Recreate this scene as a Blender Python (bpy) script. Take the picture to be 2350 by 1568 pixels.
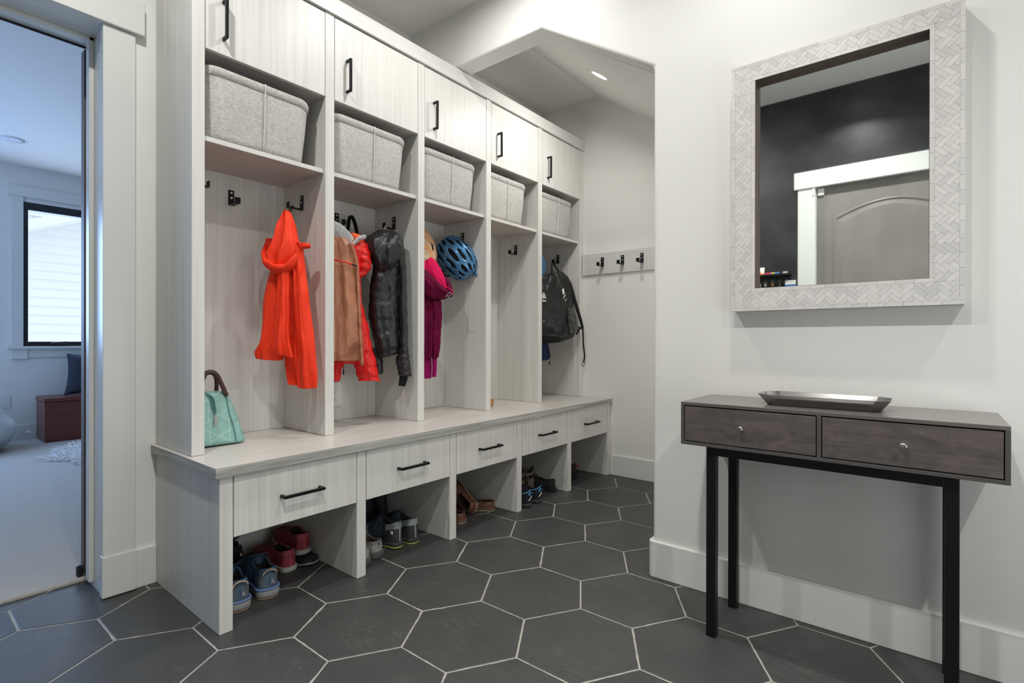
import bpy, bmesh, math, random
from mathutils import Vector, Matrix, noise
random.seed(7)
S = bpy.context.scene
PI = math.pi
for o in list(bpy.data.objects): bpy.data.objects.remove(o)
COL = S.collection

# ------------------------------------------------------------------ camera
YAW = .6806; F = 1187.; CH = .97
fwd = Vector((math.cos(YAW), math.sin(YAW), -.0013)).normalized()
rgt0 = Vector((math.sin(YAW), -math.cos(YAW), 0)); up0 = rgt0.cross(fwd)
rgt = (rgt0 + .0016*up0).normalized(); up = rgt.cross(fwd)
cam_d = bpy.data.cameras.new('camera'); cam = bpy.data.objects.new('camera', cam_d); COL.objects.link(cam)
cam_d.sensor_width = 36; cam_d.lens = F/2350*36; cam_d.clip_start = .03; cam_d.clip_end = 60
M4 = Matrix((rgt, up, -fwd)).transposed().to_4x4(); M4.translation = (0, 0, CH)
cam.matrix_world = M4; S.camera = cam

# ------------------------------------------------------------------ exposure, world
S.view_settings.view_transform = 'Standard'; S.view_settings.look = 'None'
S.view_settings.exposure = 0.06; S.view_settings.gamma = 1; S.view_settings.use_curve_mapping = False
W = bpy.data.worlds.new('sky'); S.world = W; W.use_nodes = True
W.node_tree.nodes['Background'].inputs[0].default_value = (.80, .90, 1, 1)
W.node_tree.nodes['Background'].inputs[1].default_value = 1.55

LP = 13.0      # power of each ceiling light
LC = (1, .99, .955)
def disk_light(name, loc, power, size=.065, d=(0, 0, -1), col=LC, spread=128):
    l = bpy.data.lights.new(name, 'AREA'); l.shape = 'DISK'; l.size = size; l.energy = power; l.color = col
    l.spread = math.radians(spread)
    o = bpy.data.objects.new(name, l); COL.objects.link(o); o.location = loc
    o.rotation_euler = Vector(d).to_track_quat('-Z', 'Y').to_euler(); return o
def rect_light(name, loc, d, sx, sy, power, col):
    l = bpy.data.lights.new(name, 'AREA'); l.shape = 'RECTANGLE'; l.size = sx; l.size_y = sy; l.energy = power; l.color = col
    o = bpy.data.objects.new(name, l); COL.objects.link(o); o.location = loc
    o.rotation_euler = Vector(d).to_track_quat('-Z', 'Z').to_euler(); return o
CZ = 2.787                                    # ceiling height
MAIN = [(.30, .42), (1.55, .42), (.30, 1.52), (1.55, 1.45), (.30, -.9), (1.55, -.9)]
for x, y in MAIN: disk_light('ceiling_lamp', (x, y, CZ-.012), LP*(1.12 if x < 1 else (.72 if y > 1 else .46)), spread=175 if y > 1 else 132)
SL = Vector((0, .55, -.83)).normalized()      # the way the sloped ceiling faces
ALC = Vector((2.613, 1.477, 2.490))
disk_light('alcove_lamp', ALC + SL*.012, LP*.42, .065, SL, (1, .98, .94), 160)
rect_light('entry_fill_light', (.9, -1.66, 1.1), (0, 1, .8), 2.0, 1.8, 24, (.95, .98, 1))  # added soft fill to lift the ceiling; no glazing stands here
rect_light('alcove_fill_light', (2.8, .14, .95), (0, .7, .72), .9, 1.0, 10, (1, .97, .93))  # added upward fill for the dark alcove ceiling, no window behind it
# daylight in the carpeted room: side window inferred from its blue ceiling, not built
rect_light('side_window_daylight', (-1.12, 4.9, 1.5), (1, 0, 0), 2.4, 1.5, 17, (.48, .67, 1))
rect_light('far_wall_blue_fill', (-.45, 6.75, 1.55), (0, -1, -.12), 1.0, 1.3, 46, (.32, .53, 1))  # added blue fill for the doorway floor; solid wall behind, no window
rect_light('front_window_daylight', (1.33, 6.93, 1.6), (0, -1, 0), .74, 1.3, 12, (.5, .68, 1))

# ------------------------------------------------------------------ materials
def s2l(c):
    return tuple(((v/255)/12.92 if v/255 <= .04045 else ((v/255+.055)/1.055)**2.4) for v in c) + (1,)
class NT:
    def __init__(s, name):
        s.m = bpy.data.materials.new(name); s.m.use_nodes = True; s.t = s.m.node_tree; s.b = s.t.nodes['Principled BSDF']
        s.out = s.t.nodes['Material Output']
    def n(s, ty, **k):
        q = s.t.nodes.new(ty)
        for a, b in k.items(): setattr(q, a, b)
        return q
    def l(s, a, b): s.t.links.new(a, b)
    def coord(s, sc=(1, 1, 1), kind='Object', rot=(0, 0, 0)):
        c = s.n('ShaderNodeTexCoord'); m = s.n('ShaderNodeMapping'); m.inputs['Scale'].default_value = sc
        m.inputs['Rotation'].default_value = rot
        s.l(c.outputs[kind], m.inputs['Vector']); return m.outputs[0]
    def noise(s, vec, scale=1, detail=4, rough=.5, dist=0):
        q = s.n('ShaderNodeTexNoise'); q.inputs['Scale'].default_value = scale; q.inputs['Detail'].default_value = detail
        q.inputs['Roughness'].default_value = rough; q.inputs['Distortion'].default_value = dist
        s.l(vec, q.inputs['Vector']); return q.outputs['Fac']
    def ramp(s, fac, stops):
        r = s.n('ShaderNodeValToRGB'); e = r.color_ramp.elements
        while len(e) < len(stops): e.new(.5)
        for i, (p, c) in enumerate(stops): e[i].position = p; e[i].color = c if len(c) == 4 else tuple(c)+(1,)
        s.l(fac, r.inputs[0]); return r.outputs[0]
    def mix(s, fac, a, b, mode='MIX'):
        q = s.n('ShaderNodeMix', data_type='RGBA', blend_type=mode)
        for inp, v in ((q.inputs[0], fac), (q.inputs[6], a), (q.inputs[7], b)):
            if hasattr(v, 'node'): s.l(v, inp)
            else: inp.default_value = v
        return q.outputs[2]
    def bump(s, h, strength=.2, dist=.002):
        q = s.n('ShaderNodeBump'); q.inputs['Strength'].default_value = strength; q.inputs['Distance'].default_value = dist
        s.l(h, q.inputs['Height']); s.l(q.outputs[0], s.b.inputs['Normal'])
    def set(s, color=None, rough=.5, metal=0, spec=.5, **k):
        if color is not None:
            if hasattr(color, 'node'): s.l(color, s.b.inputs['Base Color'])
            else: s.b.inputs['Base Color'].default_value = color
        s.b.inputs['Roughness'].default_value = rough; s.b.inputs['Metallic'].default_value = metal
        s.b.inputs['Specular IOR Level'].default_value = spec
        for a, b in k.items(): s.b.inputs[a.replace('_', ' ')].default_value = b
        return s.m
def plain(name, c, rough=.5, metal=0, spec=.5, bump=0, bs=300, **k):
    q = NT(name)
    if bump: q.bump(q.noise(q.coord(), bs, 3), bump, .002)
    v = q.noise(q.coord(), 3, 3)
    a = s2l(c); b = tuple(x*.94 for x in a[:3])+(1,)
    return q.set(q.mix(v, a, b), rough, metal, spec, **k)
def wall_mat(name, c, b=.12, rough=.6):
    q = NT(name); q.bump(q.noise(q.coord(), 90, 4, .6), b, .002)
    return q.set(s2l(c), rough, 0, .3)
def laminate(name, c1, c2, sc, sc2, rough=.42):
    q = NT(name)
    a = q.noise(q.coord(sc), 1, 5, .65); b = q.noise(q.coord(sc2), 1, 3, .5)
    fa = q.ramp(a, [(.32, (0, 0, 0)), (.68, (1, 1, 1))]); fb = q.ramp(b, [(.35, (0, 0, 0)), (.65, (1, 1, 1))])
    f = q.mix(.42, fa, fb)
    q.bump(a, .06, .001)
    return q.set(q.mix(f, s2l(c2), s2l(c1)), rough, 0, .4)
M = {}
M['wall'] = wall_mat('wall_paint', (228, 228, 224))
M['ceil'] = wall_mat('ceiling_paint', (232, 230, 226), .2)
M['black_wall'] = None
M['trim'] = plain('trim_paint', (222, 224, 220), .32)
M['lamV'] = laminate('laminate_vertical_grain', (224, 223, 218), (200, 199, 194), (60, 60, 1.0), (190, 190, 1.2))
M['lamH'] = laminate('laminate_lengthwise_grain', (216, 211, 205), (182, 176, 170), (1.1, 42, 42), (1.6, 130, 130), .3)
M['lamS'] = laminate('laminate_shelf_grain', (206, 194, 186), (176, 163, 156), (1.5, 60, 60), (2.5, 170, 170))
M['black'] = plain('black_metal', (22, 23, 24), .38, .6)
M['blackleg'] = plain('black_painted_steel', (16, 16, 17), .45, .2)
M['steel'] = plain('brushed_steel', (200, 198, 194), .25, 1)
M['screw'] = plain('screw_steel', (210, 210, 208), .3, 1)
M['pewter'] = plain('polished_pewter', (176, 174, 172), .16, 1, bump=.05, bs=60)
M['brass'] = plain('brass', (190, 150, 80), .3, 1)
M['plastic'] = plain('white_plastic', (226, 226, 222), .35)
M['slot'] = plain('dark_slot', (20, 20, 20), .7)
M['rubber'] = plain('black_rubber', (14, 14, 15), .7)
# edge band of the bench, the grain reads as long waves
q = NT('laminate_edge_grain')
w_ = q.n('ShaderNodeTexWave', wave_type='BANDS', bands_direction='Z'); w_.inputs['Scale'].default_value = 1
w_.inputs['Distortion'].default_value = 7; w_.inputs['Detail'].default_value = 3; w_.inputs['Detail Scale'].default_value = .8
q.l(q.coord((1.4, 1.4, 26)), w_.inputs['Vector'])
eg = q.ramp(q.noise(q.coord((2.2, 2.2, 105), rot=(0, .012, 0)), 1, 4, .6, 1.1), [(.36, (0, 0, 0)), (.62, (1, 1, 1))])
M['lamE'] = q.set(q.mix(eg, s2l((140, 140, 135)), s2l((182, 181, 176))), .45)
# chalkboard wall
q = NT('chalkboard_paint'); d = q.ramp(q.noise(q.coord((2, 2, 3)), 2, 6, .6), [(.4, (0, 0, 0)), (.8, (1, 1, 1))])
q.bump(q.noise(q.coord(), 120, 3), .1, .001)
M['black_wall'] = q.set(q.mix(d, s2l((34, 35, 37)), s2l((62, 63, 67))), .34, 0, .5)
# grey stained door
q = NT('grey_stained_wood'); a = q.noise(q.coord((9, 9, .7)), 1, 5, .6, .4)
k_ = q.ramp(q.noise(q.coord((3, 3, 2.2)), 1, 2), [(.3, (0, 0, 0)), (.7, (1, 1, 1))])
M['door'] = q.set(q.mix(q.mix(.35, a, k_), s2l((112, 108, 104)), s2l((142, 138, 133))), .4)
# console wood
q = NT('grey_brown_stained_alder')
a = q.ramp(q.noise(q.coord((1, 3.2, 5.5)), 2.6, 5, .6, 1.6), [(.36, (0, 0, 0)), (.66, (1, 1, 1))])
b = q.noise(q.coord((3, 3, 130)), 1, 4, .6)
c = q.mix(a, s2l((74, 72, 72)), s2l((110, 98, 93)))
q.bump(b, .08, .001)
M['alder'] = q.set(q.mix(.30, c, q.ramp(b, [(.3, s2l((66, 63, 62))), (.7, s2l((122, 112, 107)))])), .36, 0, .5)
q = NT('grey_stained_top'); b = q.noise(q.coord((40, 1.2, 3)), 1.5, 4)
M['aldertop'] = q.set(q.mix(b, s2l((82, 76, 74)), s2l((118, 110, 107))), .24, 0, .5)
M['aldercase'] = plain('grey_stained_case', (84, 82, 81), .4)
# floor tiles: colour jitter per tile comes from the tile_tone attribute
q = NT('charcoal_hex_tile'); at_ = q.n('ShaderNodeVertexColor', layer_name='tile_tone')
n1 = q.noise(q.coord((1, 1, 1)), 5, 6, .65); n2 = q.noise(q.coord((34, 5, 1)), 3.2, 6, .78, .4)
n3 = q.noise(q.coord((1, 1, 1)), 95, 4, .6)
base = q.mix(n1, s2l((54, 55, 56)), s2l((76, 76, 75)))
pm = q.ramp(q.noise(q.coord((1.6, 1, 1)), 4.5, 4, .6), [(.46, (.06, .06, .06)), (.66, (1, 1, 1))])
base = q.mix(q.mix(1, q.ramp(n2, [(.50, (0, 0, 0)), (.72, (.6, .6, .6))]), pm, 'MULTIPLY'), base, s2l((116, 114, 110)))
base = q.mix(q.ramp(q.noise(q.coord((46, 9, 1)), 5, 5, .72), [(.66, (0, 0, 0)), (.72, (.85, .85, .85))]), base, s2l((150, 147, 142)))
base = q.mix(q.ramp(q.noise(q.coord((2.2, 1.6, 1)), 3, 6, .75), [(.62, (0, 0, 0)), (.74, (.35, .35, .35))]), base, s2l((112, 112, 110)))
base = q.mix(q.ramp(q.noise(q.coord(), 16, 5, .7), [(.73, (0, 0, 0)), (.76, (.8, .8, .8))]), base, s2l((146, 112, 98)))
base = q.mix(.55, base, at_.outputs['Color'], 'MULTIPLY')
q.bump(n3, .18, .001)
M['tile'] = q.set(base, .46, 0, .42)
q = NT('grey_grout'); M['grout'] = q.set(q.mix(q.noise(q.coord(), 40, 4), s2l((142, 138, 132)), s2l((184, 180, 172))), .85)
q = NT('pale_carpet'); n1 = q.noise(q.coord(), 170, 4, .7); n2 = q.noise(q.coord(), 45, 3)
q.bump(q.mix(.5, n1, n2), 1.0, .012)
M['carpet'] = q.set(q.mix(n1, s2l((160, 155, 148)), s2l((224, 219, 211))), .95, 0, .1)
q = NT('grey_felt'); n1 = q.noise(q.coord((60, 60, 90), rot=(0, .5, 0)), 1.4, 5, .7); n2 = q.noise(q.coord(), 12, 4)
q.bump(n1, .3, .002)
M['felt'] = q.set(q.mix(q.mix(.35, q.ramp(n1, [(.35, (0, 0, 0)), (.65, (1, 1, 1))]), n2), s2l((158, 156, 152)), s2l((206, 204, 199))), .95, 0, .1)
M['feltseam'] = plain('felt_seam', (214, 211, 206), .9)
q = NT('bone_inlay'); vc = q.n('ShaderNodeVertexColor', layer_name='tile_tone')
v2 = q.noise(q.coord(), 14, 4); base = q.mix(v2, s2l((208, 206, 202)), s2l((224, 222, 218)))
M['bone'] = q.set(q.mix(.8, base, vc.outputs['Color'], 'MULTIPLY'), .26, 0, .5)
M['bonegap'] = plain('bone_inlay_grout', (182, 180, 176), .6)
M['walnut'] = plain('brown_wood_reveal', (92, 76, 66), .5)
M['mirror'] = NT('silvered_glass').set((.86, .9, .88, 1), .02, 1)
q = NT('window_pane'); tr = q.n('ShaderNodeBsdfTransparent'); gl = q.n('ShaderNodeBsdfGlossy'); gl.inputs['Roughness'].default_value = .03
mx = q.n('ShaderNodeMixShader'); mx.inputs[0].default_value = .05
q.l(tr.outputs[0], mx.inputs[1]); q.l(gl.outputs[0], mx.inputs[2]); q.l(mx.outputs[0], q.out.inputs[0]); M['glass'] = q.m
q = NT('lit_lens'); q.b.inputs['Emission Color'].default_value = (1, .96, .9, 1); q.b.inputs['Emission Strength'].default_value = 7; M['lens'] = q.m
M['lensoff'] = plain('frosted_lens', (215, 218, 222), .5)
M['winframe'] = plain('black_window_frame', (24, 27, 33), .35)
M['siding'] = plain('white_lap_siding', (235, 238, 240), .7)
q = NT('red_brown_wood'); M['mahog'] = q.set(q.mix(q.noise(q.coord((2, 2, 26)), 1.5, 5, .6, .5), s2l((70, 32, 25)), s2l((128, 62, 48))), .3)

# ------------------------------------------------------------------ mesh helpers
class MB:
    def __init__(s): s.v = []; s.f = []; s.mi = []
    def add(s, vs, fs, mi=0):
        n = len(s.v); s.v += [tuple(p) for p in vs]; s.f += [tuple(i+n for i in f) for f in fs]
        s.mi += [mi]*len(fs); return s
    def box(s, x0, x1, y0, y1, z0, z1, mi=0):
        x0, x1 = min(x0, x1), max(x0, x1); y0, y1 = min(y0, y1), max(y0, y1); z0, z1 = min(z0, z1), max(z0, z1)
        return s.add([(x0,y0,z0),(x1,y0,z0),(x1,y1,z0),(x0,y1,z0),(x0,y0,z1),(x1,y0,z1),(x1,y1,z1),(x0,y1,z1)],
                     [(0,3,2,1),(4,5,6,7),(0,1,5,4),(1,2,6,5),(2,3,7,6),(3,0,4,7)], mi)
    def prism(s, poly, d, mi=0):
        """poly: list of 3D points (planar), extruded by vector d"""
        n = len(poly); d = Vector(d); a = [Vector(p) for p in poly]; b = [p+d for p in a]
        return s.add(a+b, [tuple(range(n))[::-1], tuple(range(n, 2*n))]+[(i, (i+1) % n, n+(i+1) % n, n+i) for i in range(n)], mi)
    def tube(s, pts, r, k=10, mi=0, flat=1.0, closed=False, cap=True):
        pts = [Vector(p) for p in pts]; n = len(pts); rr = r if isinstance(r, (list, tuple)) else [r]*n
        rings = []; prev = None
        for i in range(n):
            a = pts[(i-1) % n] if (i > 0 or closed) else pts[0]; b = pts[(i+1) % n] if (i < n-1 or closed) else pts[-1]
            t = (b-a).normalized()
            if prev is None: u = t.orthogonal().normalized()
            else:
                u = prev-t*prev.dot(t); u = u.normalized() if u.length > 1e-6 else t.orthogonal().normalized()
            prev = u; w = t.cross(u)
            rings.append([pts[i]+rr[i]*(u*math.cos(2*PI*j/k)+w*flat*math.sin(2*PI*j/k)) for j in range(k)])
        return s.rings(rings, mi, closed=closed, cap=cap)
    def rings(s, rings, mi=0, closed=False, cap=True, cyc=True):
        k = len(rings[0]); n = len(rings); vs = [p for r in rings for p in r]; fs = []
        for i in range(n if closed else n-1):
            for j in range(k if cyc else k-1):
                a = i*k+j; b = i*k+(j+1) % k; c = ((i+1) % n)*k+(j+1) % k; d = ((i+1) % n)*k+j
                fs.append((a, b, c, d))
        if cap and not closed: fs += [tuple(range(k))[::-1], tuple(range((n-1)*k, n*k))]
        return s.add(vs, fs, mi)
    def cyl(s, c, d, r, h, k=24, mi=0, r2=None):
        c = Vector(c); d = Vector(d).normalized(); u = d.orthogonal().normalized(); w = d.cross(u); r2 = r if r2 is None else r2
        return s.rings([[c+q*d+rr*(u*math.cos(2*PI*j/k)+w*math.sin(2*PI*j/k)) for j in range(k)] for q, rr in ((0, r), (h, r2))], mi)
    def build(s, name, mats, parent=None, off=None, bev=0, seg=2, smooth=False, sub=0, col=None):
        me = bpy.data.meshes.new(name); o_ = off if off is not None else ((parent.get('_o') if parent is not None and parent.get('_o') is not None else (0, 0, 0)))
        me.from_pydata([(p[0]-o_[0], p[1]-o_[1], p[2]-o_[2]) for p in s.v], [], s.f)
        for m in (mats if isinstance(mats, list) else [mats]): me.materials.append(m)
        me.polygons.foreach_set('material_index', s.mi)
        if smooth: me.polygons.foreach_set('use_smooth', [True]*len(s.f))
        if col:
            ca = me.color_attributes.new('tile_tone', 'BYTE_COLOR', 'CORNER'); i = 0
            for p, c in zip(me.polygons, col):
                for _ in p.loop_indices: ca.data[i].color = (c, c, c, 1); i += 1
        bm = bmesh.new(); bm.from_mesh(me); bmesh.ops.recalc_face_normals(bm, faces=bm.faces); bm.to_mesh(me); bm.free()
        me.update()
        o = bpy.data.objects.new(name, me); COL.objects.link(o)
        if parent is not None:
            o.parent = parent
            if parent.get('_o') is not None: o['_o'] = list(o_)
        elif off is not None: o.location = off; o['_o'] = list(off)
        if bev:
            b = o.modifiers.new('bevel', 'BEVEL'); b.width = bev; b.segments = seg; b.limit_method = 'ANGLE'; b.angle_limit = math.radians(40)
            b.harden_normals = False
        if sub:
            b = o.modifiers.new('sub', 'SUBSURF'); b.levels = sub; b.render_levels = sub
        return o
def thing(name, label, cat, loc=(0, 0, 0), rot=(0, 0, 0), group=None, local=False):
    o = bpy.data.objects.new(name, None); COL.objects.link(o); o.location = loc; o.rotation_euler = rot
    o.empty_display_size = .05; o['label'] = label; o['category'] = cat
    if group: o['group'] = group
    o['_o'] = [0, 0, 0] if local else list(loc)
    return o
def tag(o, label, cat, group=None):
    o['label'] = label; o['category'] = cat
    if group: o['group'] = group
    return o
def struct(o): o['kind'] = 'structure'; return o
def box(*a): return MB().box(*a)
def clone(src, label, loc, rot=None, group=None):
    r = src.copy(); COL.objects.link(r); r.location = loc
    if rot is not None: r.rotation_euler = rot
    r['label'] = label
    if group: r['group'] = group
    for ch in list(src.children):
        c = ch.copy(); COL.objects.link(c); c.parent = r
        for g in list(ch.children):
            d_ = g.copy(); COL.objects.link(d_); d_.parent = c
    return r
def catmull(P, t):
    n = len(P)-1; t = max(0, min(n-1e-9, t*n)); i = int(t); f = t-i
    p0 = P[max(i-1, 0)]; p1 = P[i]; p2 = P[i+1]; p3 = P[min(i+2, n)]
    return [.5*((2*b)+(-a+c)*f+(2*a-5*b+4*c-d)*f*f+(-a+3*b-3*c+d)*f**3) for a, b, c, d in zip(p0, p1, p2, p3)]
def spline(pts, n=24): return [Vector(catmull([tuple(p) for p in pts], i/(n-1))) for i in range(n)]
def text_mesh(name, body, size, mat, parent, origin, xdir, ydir, depth=.0006):
    c = bpy.data.curves.new(name, 'FONT'); c.body = body; c.size = size; c.extrude = depth; c.offset = size*.012
    o = bpy.data.objects.new(name, c); me = bpy.data.meshes.new_from_object(o); bpy.data.objects.remove(o)
    x = Vector(xdir).normalized(); z = x.cross(Vector(ydir)).normalized(); y = z.cross(x)
    mt = Matrix((x, y, z)).transposed().to_4x4(); off = Vector(parent['_o']) if parent.get('_o') is not None else Vector()
    mt.translation = Vector(origin)-off; me.transform(mt); me.materials.append(mat)
    o = bpy.data.objects.new(name, me); COL.objects.link(o); o.parent = parent; return o

# ------------------------------------------------------------------ shell
YW = 2.42; XM = 2.03; XF = 3.379; XB = -.31; YS = -1.7
# floor with hexagonal tiles, flat sides facing along the room
mb = MB(); tone = []
mb.box(XB, 3.5, YS, 2.655, -.04, -.0015, 1); tone += [1]*6
PX, PY = .374, .317; g = .0038
hexes = []
for r in range(-14, 8):
    yc = 1.517 + r*PY
    for k in range(-6, 12):
        xc = .866 + PX/2 + k*PX + (PX/2 if r % 2 else 0)
        if not (XB-.3 < xc < 3.8 and YS-.3 < yc < 2.95): continue
        hexes.append((xc, yc))
def clip(poly, axis, val, sign):
    out = []
    for i in range(len(poly)):
        a = poly[i]; b = poly[(i+1) % len(poly)]; da = sign*(a[axis]-val); db = sign*(b[axis]-val)
        if da >= 0: out.append(a)
        if da*db < 0:
            t = da/(da-db); out.append(tuple(a[j]+t*(b[j]-a[j]) for j in range(2)))
    return out
for xc, yc in hexes:
    hw = PX/2-.0029; hs = .102-g*.5-.0007; ht = .2165-g-.0008
    poly = [(xc+hw, yc-hs), (xc+hw, yc+hs), (xc, yc+ht), (xc-hw, yc+hs), (xc-hw, yc-hs), (xc, yc-ht)]
    for ax, v, sg in ((0, XB, 1), (0, 3.5, -1), (1, YS, 1), (1, 2.65, -1)):
        poly = clip(poly, ax, v, sg)
        if len(poly) < 3: break
    if len(poly) < 3: continue
    a = random.uniform(.72, 1.0); n = len(mb.f)
    fine = []
    for i in range(len(poly)):
        p, q_ = poly[i], poly[(i+1) % len(poly)]; m_ = max(1, int(math.hypot(q_[0]-p[0], q_[1]-p[1])/.012))
        for j in range(m_):
            x, y = p[0]+(q_[0]-p[0])*j/m_, p[1]+(q_[1]-p[1])*j/m_; w_ = noise.noise_vector(Vector((x*60, y*60, xc*9)))
            ch = max(0, noise.noise(Vector((x*22+5, y*22, yc)))-.28)*.006
            d_ = math.hypot(x-xc, y-yc) or 1; fine.append((x+w_.x*.0011-(x-xc)/d_*ch, y+w_.y*.0011-(y-yc)/d_*ch))
    poly = fine
    cx = sum(p[0] for p in poly)/len(poly); cy = sum(p[1] for p in poly)/len(poly)
    ins = [(x+(cx-x)*.012, y+(cy-y)*.012) for x, y in poly]
    k = len(poly)
    mb.add([(x, y, -.003) for x, y in poly]+[(x, y, -.0008) for x, y in poly]+[(x, y, 0) for x, y in ins],
           [(i, (i+1) % k, k+(i+1) % k, k+i) for i in range(k)]+[(k+i, k+(i+1) % k, 2*k+(i+1) % k, 2*k+i) for i in range(k)]+[tuple(range(2*k, 3*k))])
    tone += [a]*(len(mb.f)-n)
struct(mb.build('floor', [M['tile'], M['grout']], col=tone))
struct(MB().box(-1.2, 4, 2.648, 6.83, -.04, .012).build('floor', M['carpet'], bev=.006))

def holed_wall(name, mat, axis, p0, p1, a0, a1, z0, z1, hole):
    """slab between p0..p1 across `axis`, running a0..a1, with one rectangular hole (h0,h1,hz0,hz1)"""
    h0, h1, hz0, hz1 = hole; mb = MB()
    for s0, s1, q0, q1 in ((a0, h0, z0, z1), (h1, a1, z0, z1), (h0, h1, hz1, z1), (h0, h1, z0, hz0)):
        if s1-s0 < 1e-4 or q1-q0 < 1e-4: continue
        if axis == 'Y': mb.box(s0, s1, p0, p1, q0, q1)
        else: mb.box(p0, p1, s0, s1, q0, q1)
    return struct(mb.build(name, mat))
DX0, DX1, DZ = -.26, .552, 2.16
holed_wall('wall_left', M['wall'], 'Y', YW, 2.655, XB, 3.55, 0, 3.0, (DX0, DX1, 0, DZ+.01))
# mirror wall with the clipped opening towards the alcove, bullnosed edges
OY, OYA, OZ, OZC = .893, 1.466, 2.480, 2.104
prof = [(YS, 0), (OY, 0), (OY, OZC), (OYA, OZ), (2.6, OZ), (2.6, 3.0), (YS, 3.0)]
mb = MB(); mb.prism([(XM, y, z) for y, z in prof], (.115, 0, 0))
o = mb.build('wall_right', M['wall'], bev=.016, seg=4); struct(o)
struct(box(XF, 3.5, -.1, 2.6, 0, 3.0).build('wall_far', M['wall']))
struct(box(XM+.05, 3.45, -.1, .1, 0, 1.75).build('wall_alcove', M['wall']))
# chalkboard wall behind the camera with its door
RD0, RD1, RDZ = -.22, .655, 2.10
holed_wall('wall_back', M['black_wall'], 'X', XB-.12, XB, YS, YW+.1, 0, 3.0, (RD0, RD1, 0, RDZ))
struct(box(XB-.12, XM+.12, YS-.12, YS, 0, 3.0).build('wall_front', M['wall']))
struct(box(XB-.12, 2.145, YS-.12, 2.655, CZ, CZ+.12).build('ceiling', M['ceil']))
# alcove ceiling: flat part and the slope that passes through the clipped corner
sz = lambda y: 2.480+.6607*(y-1.466)
yk = 1.466+(CZ-2.480)/.6607
mb = MB(); pr = [(2.6, CZ), (yk+.05, CZ), (yk, CZ-.004), (yk-.05, sz(yk-.05)), (-.05, sz(-.05)), (-.05, sz(-.05)+.15), (yk-.05, CZ+.15), (2.6, CZ+.15)]
mb.prism([(2.12, y, z) for y, z in pr], (1.32, 0, 0)); struct(mb.build('ceiling', M['ceil'], smooth=False))
# carpeted room
struct(box(-1.2, 4, 2.56, 6.95, 2.64, 2.76).build('ceiling', M['ceil']))
YR = 6.82
WX0, WX1, WZ0, WZ1 = .912, 1.76, .91, 2.31
holed_wall('wall_room_far', M['wall'], 'Y', YR, YR+.16, -1.3, 4.1, 0, 2.8, (WX0, WX1, WZ0, WZ1))
struct(box(-1.32, -1.2, 2.5, 6.95, 0, 2.8).build('wall_room_left', M['wall']))
struct(box(4, 4.12, 2.5, 6.95, 0, 2.8).build('wall_room_right', M['wall']))
struct(box(-1.2, XB-.0, 2.5, 2.655, 0, 2.8).build('wall_room_near', M['wall']))
struct(box(3.5, 4.0, 2.5, 2.655, 0, 2.8).build('wall_room_near', M['wall']))
struct(box(.80, 4, YR-.014, YR, .012, .15).build('baseboard_room', M['trim'], bev=.003))
struct(box(-1.2, .80, YR-.014, YR, .012, .15).build('baseboard_room', M['trim'], bev=.003))

# ------------------------------------------------------------------ baseboards and door trim
BH = .147
mb = MB()                                     # right baseboard wraps the bullnose corner
outer = [(XM-.014, YS)]+[(XM-.014+.022*(1-math.cos(a)), OY-.006+.022*math.sin(a)) for a in [i*PI/12 for i in range(7)]]+[(XM+.13, OY+.016)]
inner = [(XM+.02, YS), (XM+.02, OY-.004), (XM+.13, OY-.004)]
poly = outer+inner[::-1]
mb.prism([(x, y, 0) for x, y in poly], (0, 0, BH))
struct(mb.build('baseboard_right', M['trim'], bev=.003))
struct(box(XF-.012, XF, .1, 1.79, 0, BH-.002).build('baseboard_far', M['trim'], bev=.003))
struct(box(.642, .7138, YW-.012, YW, 0, BH+.004).build('baseboard_left', M['trim'], bev=.003))
t1 = struct(box(.539, .641, YW-.020, YW+.01, BH+.012, 2.153).build('trim_1', M['trim'], bev=.002))   # side casing
t2 = struct(box(.536, .643, YW-.026, YW+.01, 0.004, BH+.012).build('trim_2', M['trim'], bev=.003))     # plinth
t3 = struct(box(XB+.002, .668, YW-.036, YW+.01, 2.155, 2.285).build('trim_3', M['trim'], bev=.003))  # head casing
mb = MB(); mb.box(.546, .556, YW+.01, 2.66, 0, DZ+.004); mb.box(DX0-.004, DX0+.006, YW+.01, 2.66, 0, DZ+.004); mb.box(DX0, .556, YW+.01, 2.66, DZ-.004, DZ+.012)
struct(mb.build('trim_4', M['trim'], bev=.001))                                                       # jamb
mb = MB(); mb.box(.530, .546, 2.555, 2.60, .022, DZ-.004); mb.box(DX0+.006, .546, 2.555, 2.60, DZ-.018, DZ-.004)
struct(mb.build('trim_5', M['trim'], bev=.002))                                                       # stop
struct(box(DX0+.01, .546, 2.656, 2.664, DZ-.011, DZ-.004).build('trim_6', M['slot']))                  # dark head gap
# the open door, folded back against the wall of the carpeted room
dr = struct(box(.538, 1.34, 2.668, 2.716, .02, DZ-.01).build('door_1', M['walnut'], bev=.002))
tag(dr, 'brown-grey stained door folded back, only its edge showing', 'door')
mb = MB(); mb.box(.518, .536, 2.668, 2.70, .013, .050); mb.cyl((.527, 2.684, .05), (0, 0, 1), .007, .005)
tag(mb.build('door_stop', M['rubber'], bev=.003), 'small black rubber stop on the carpet edge at the doorway', 'door stop')
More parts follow.
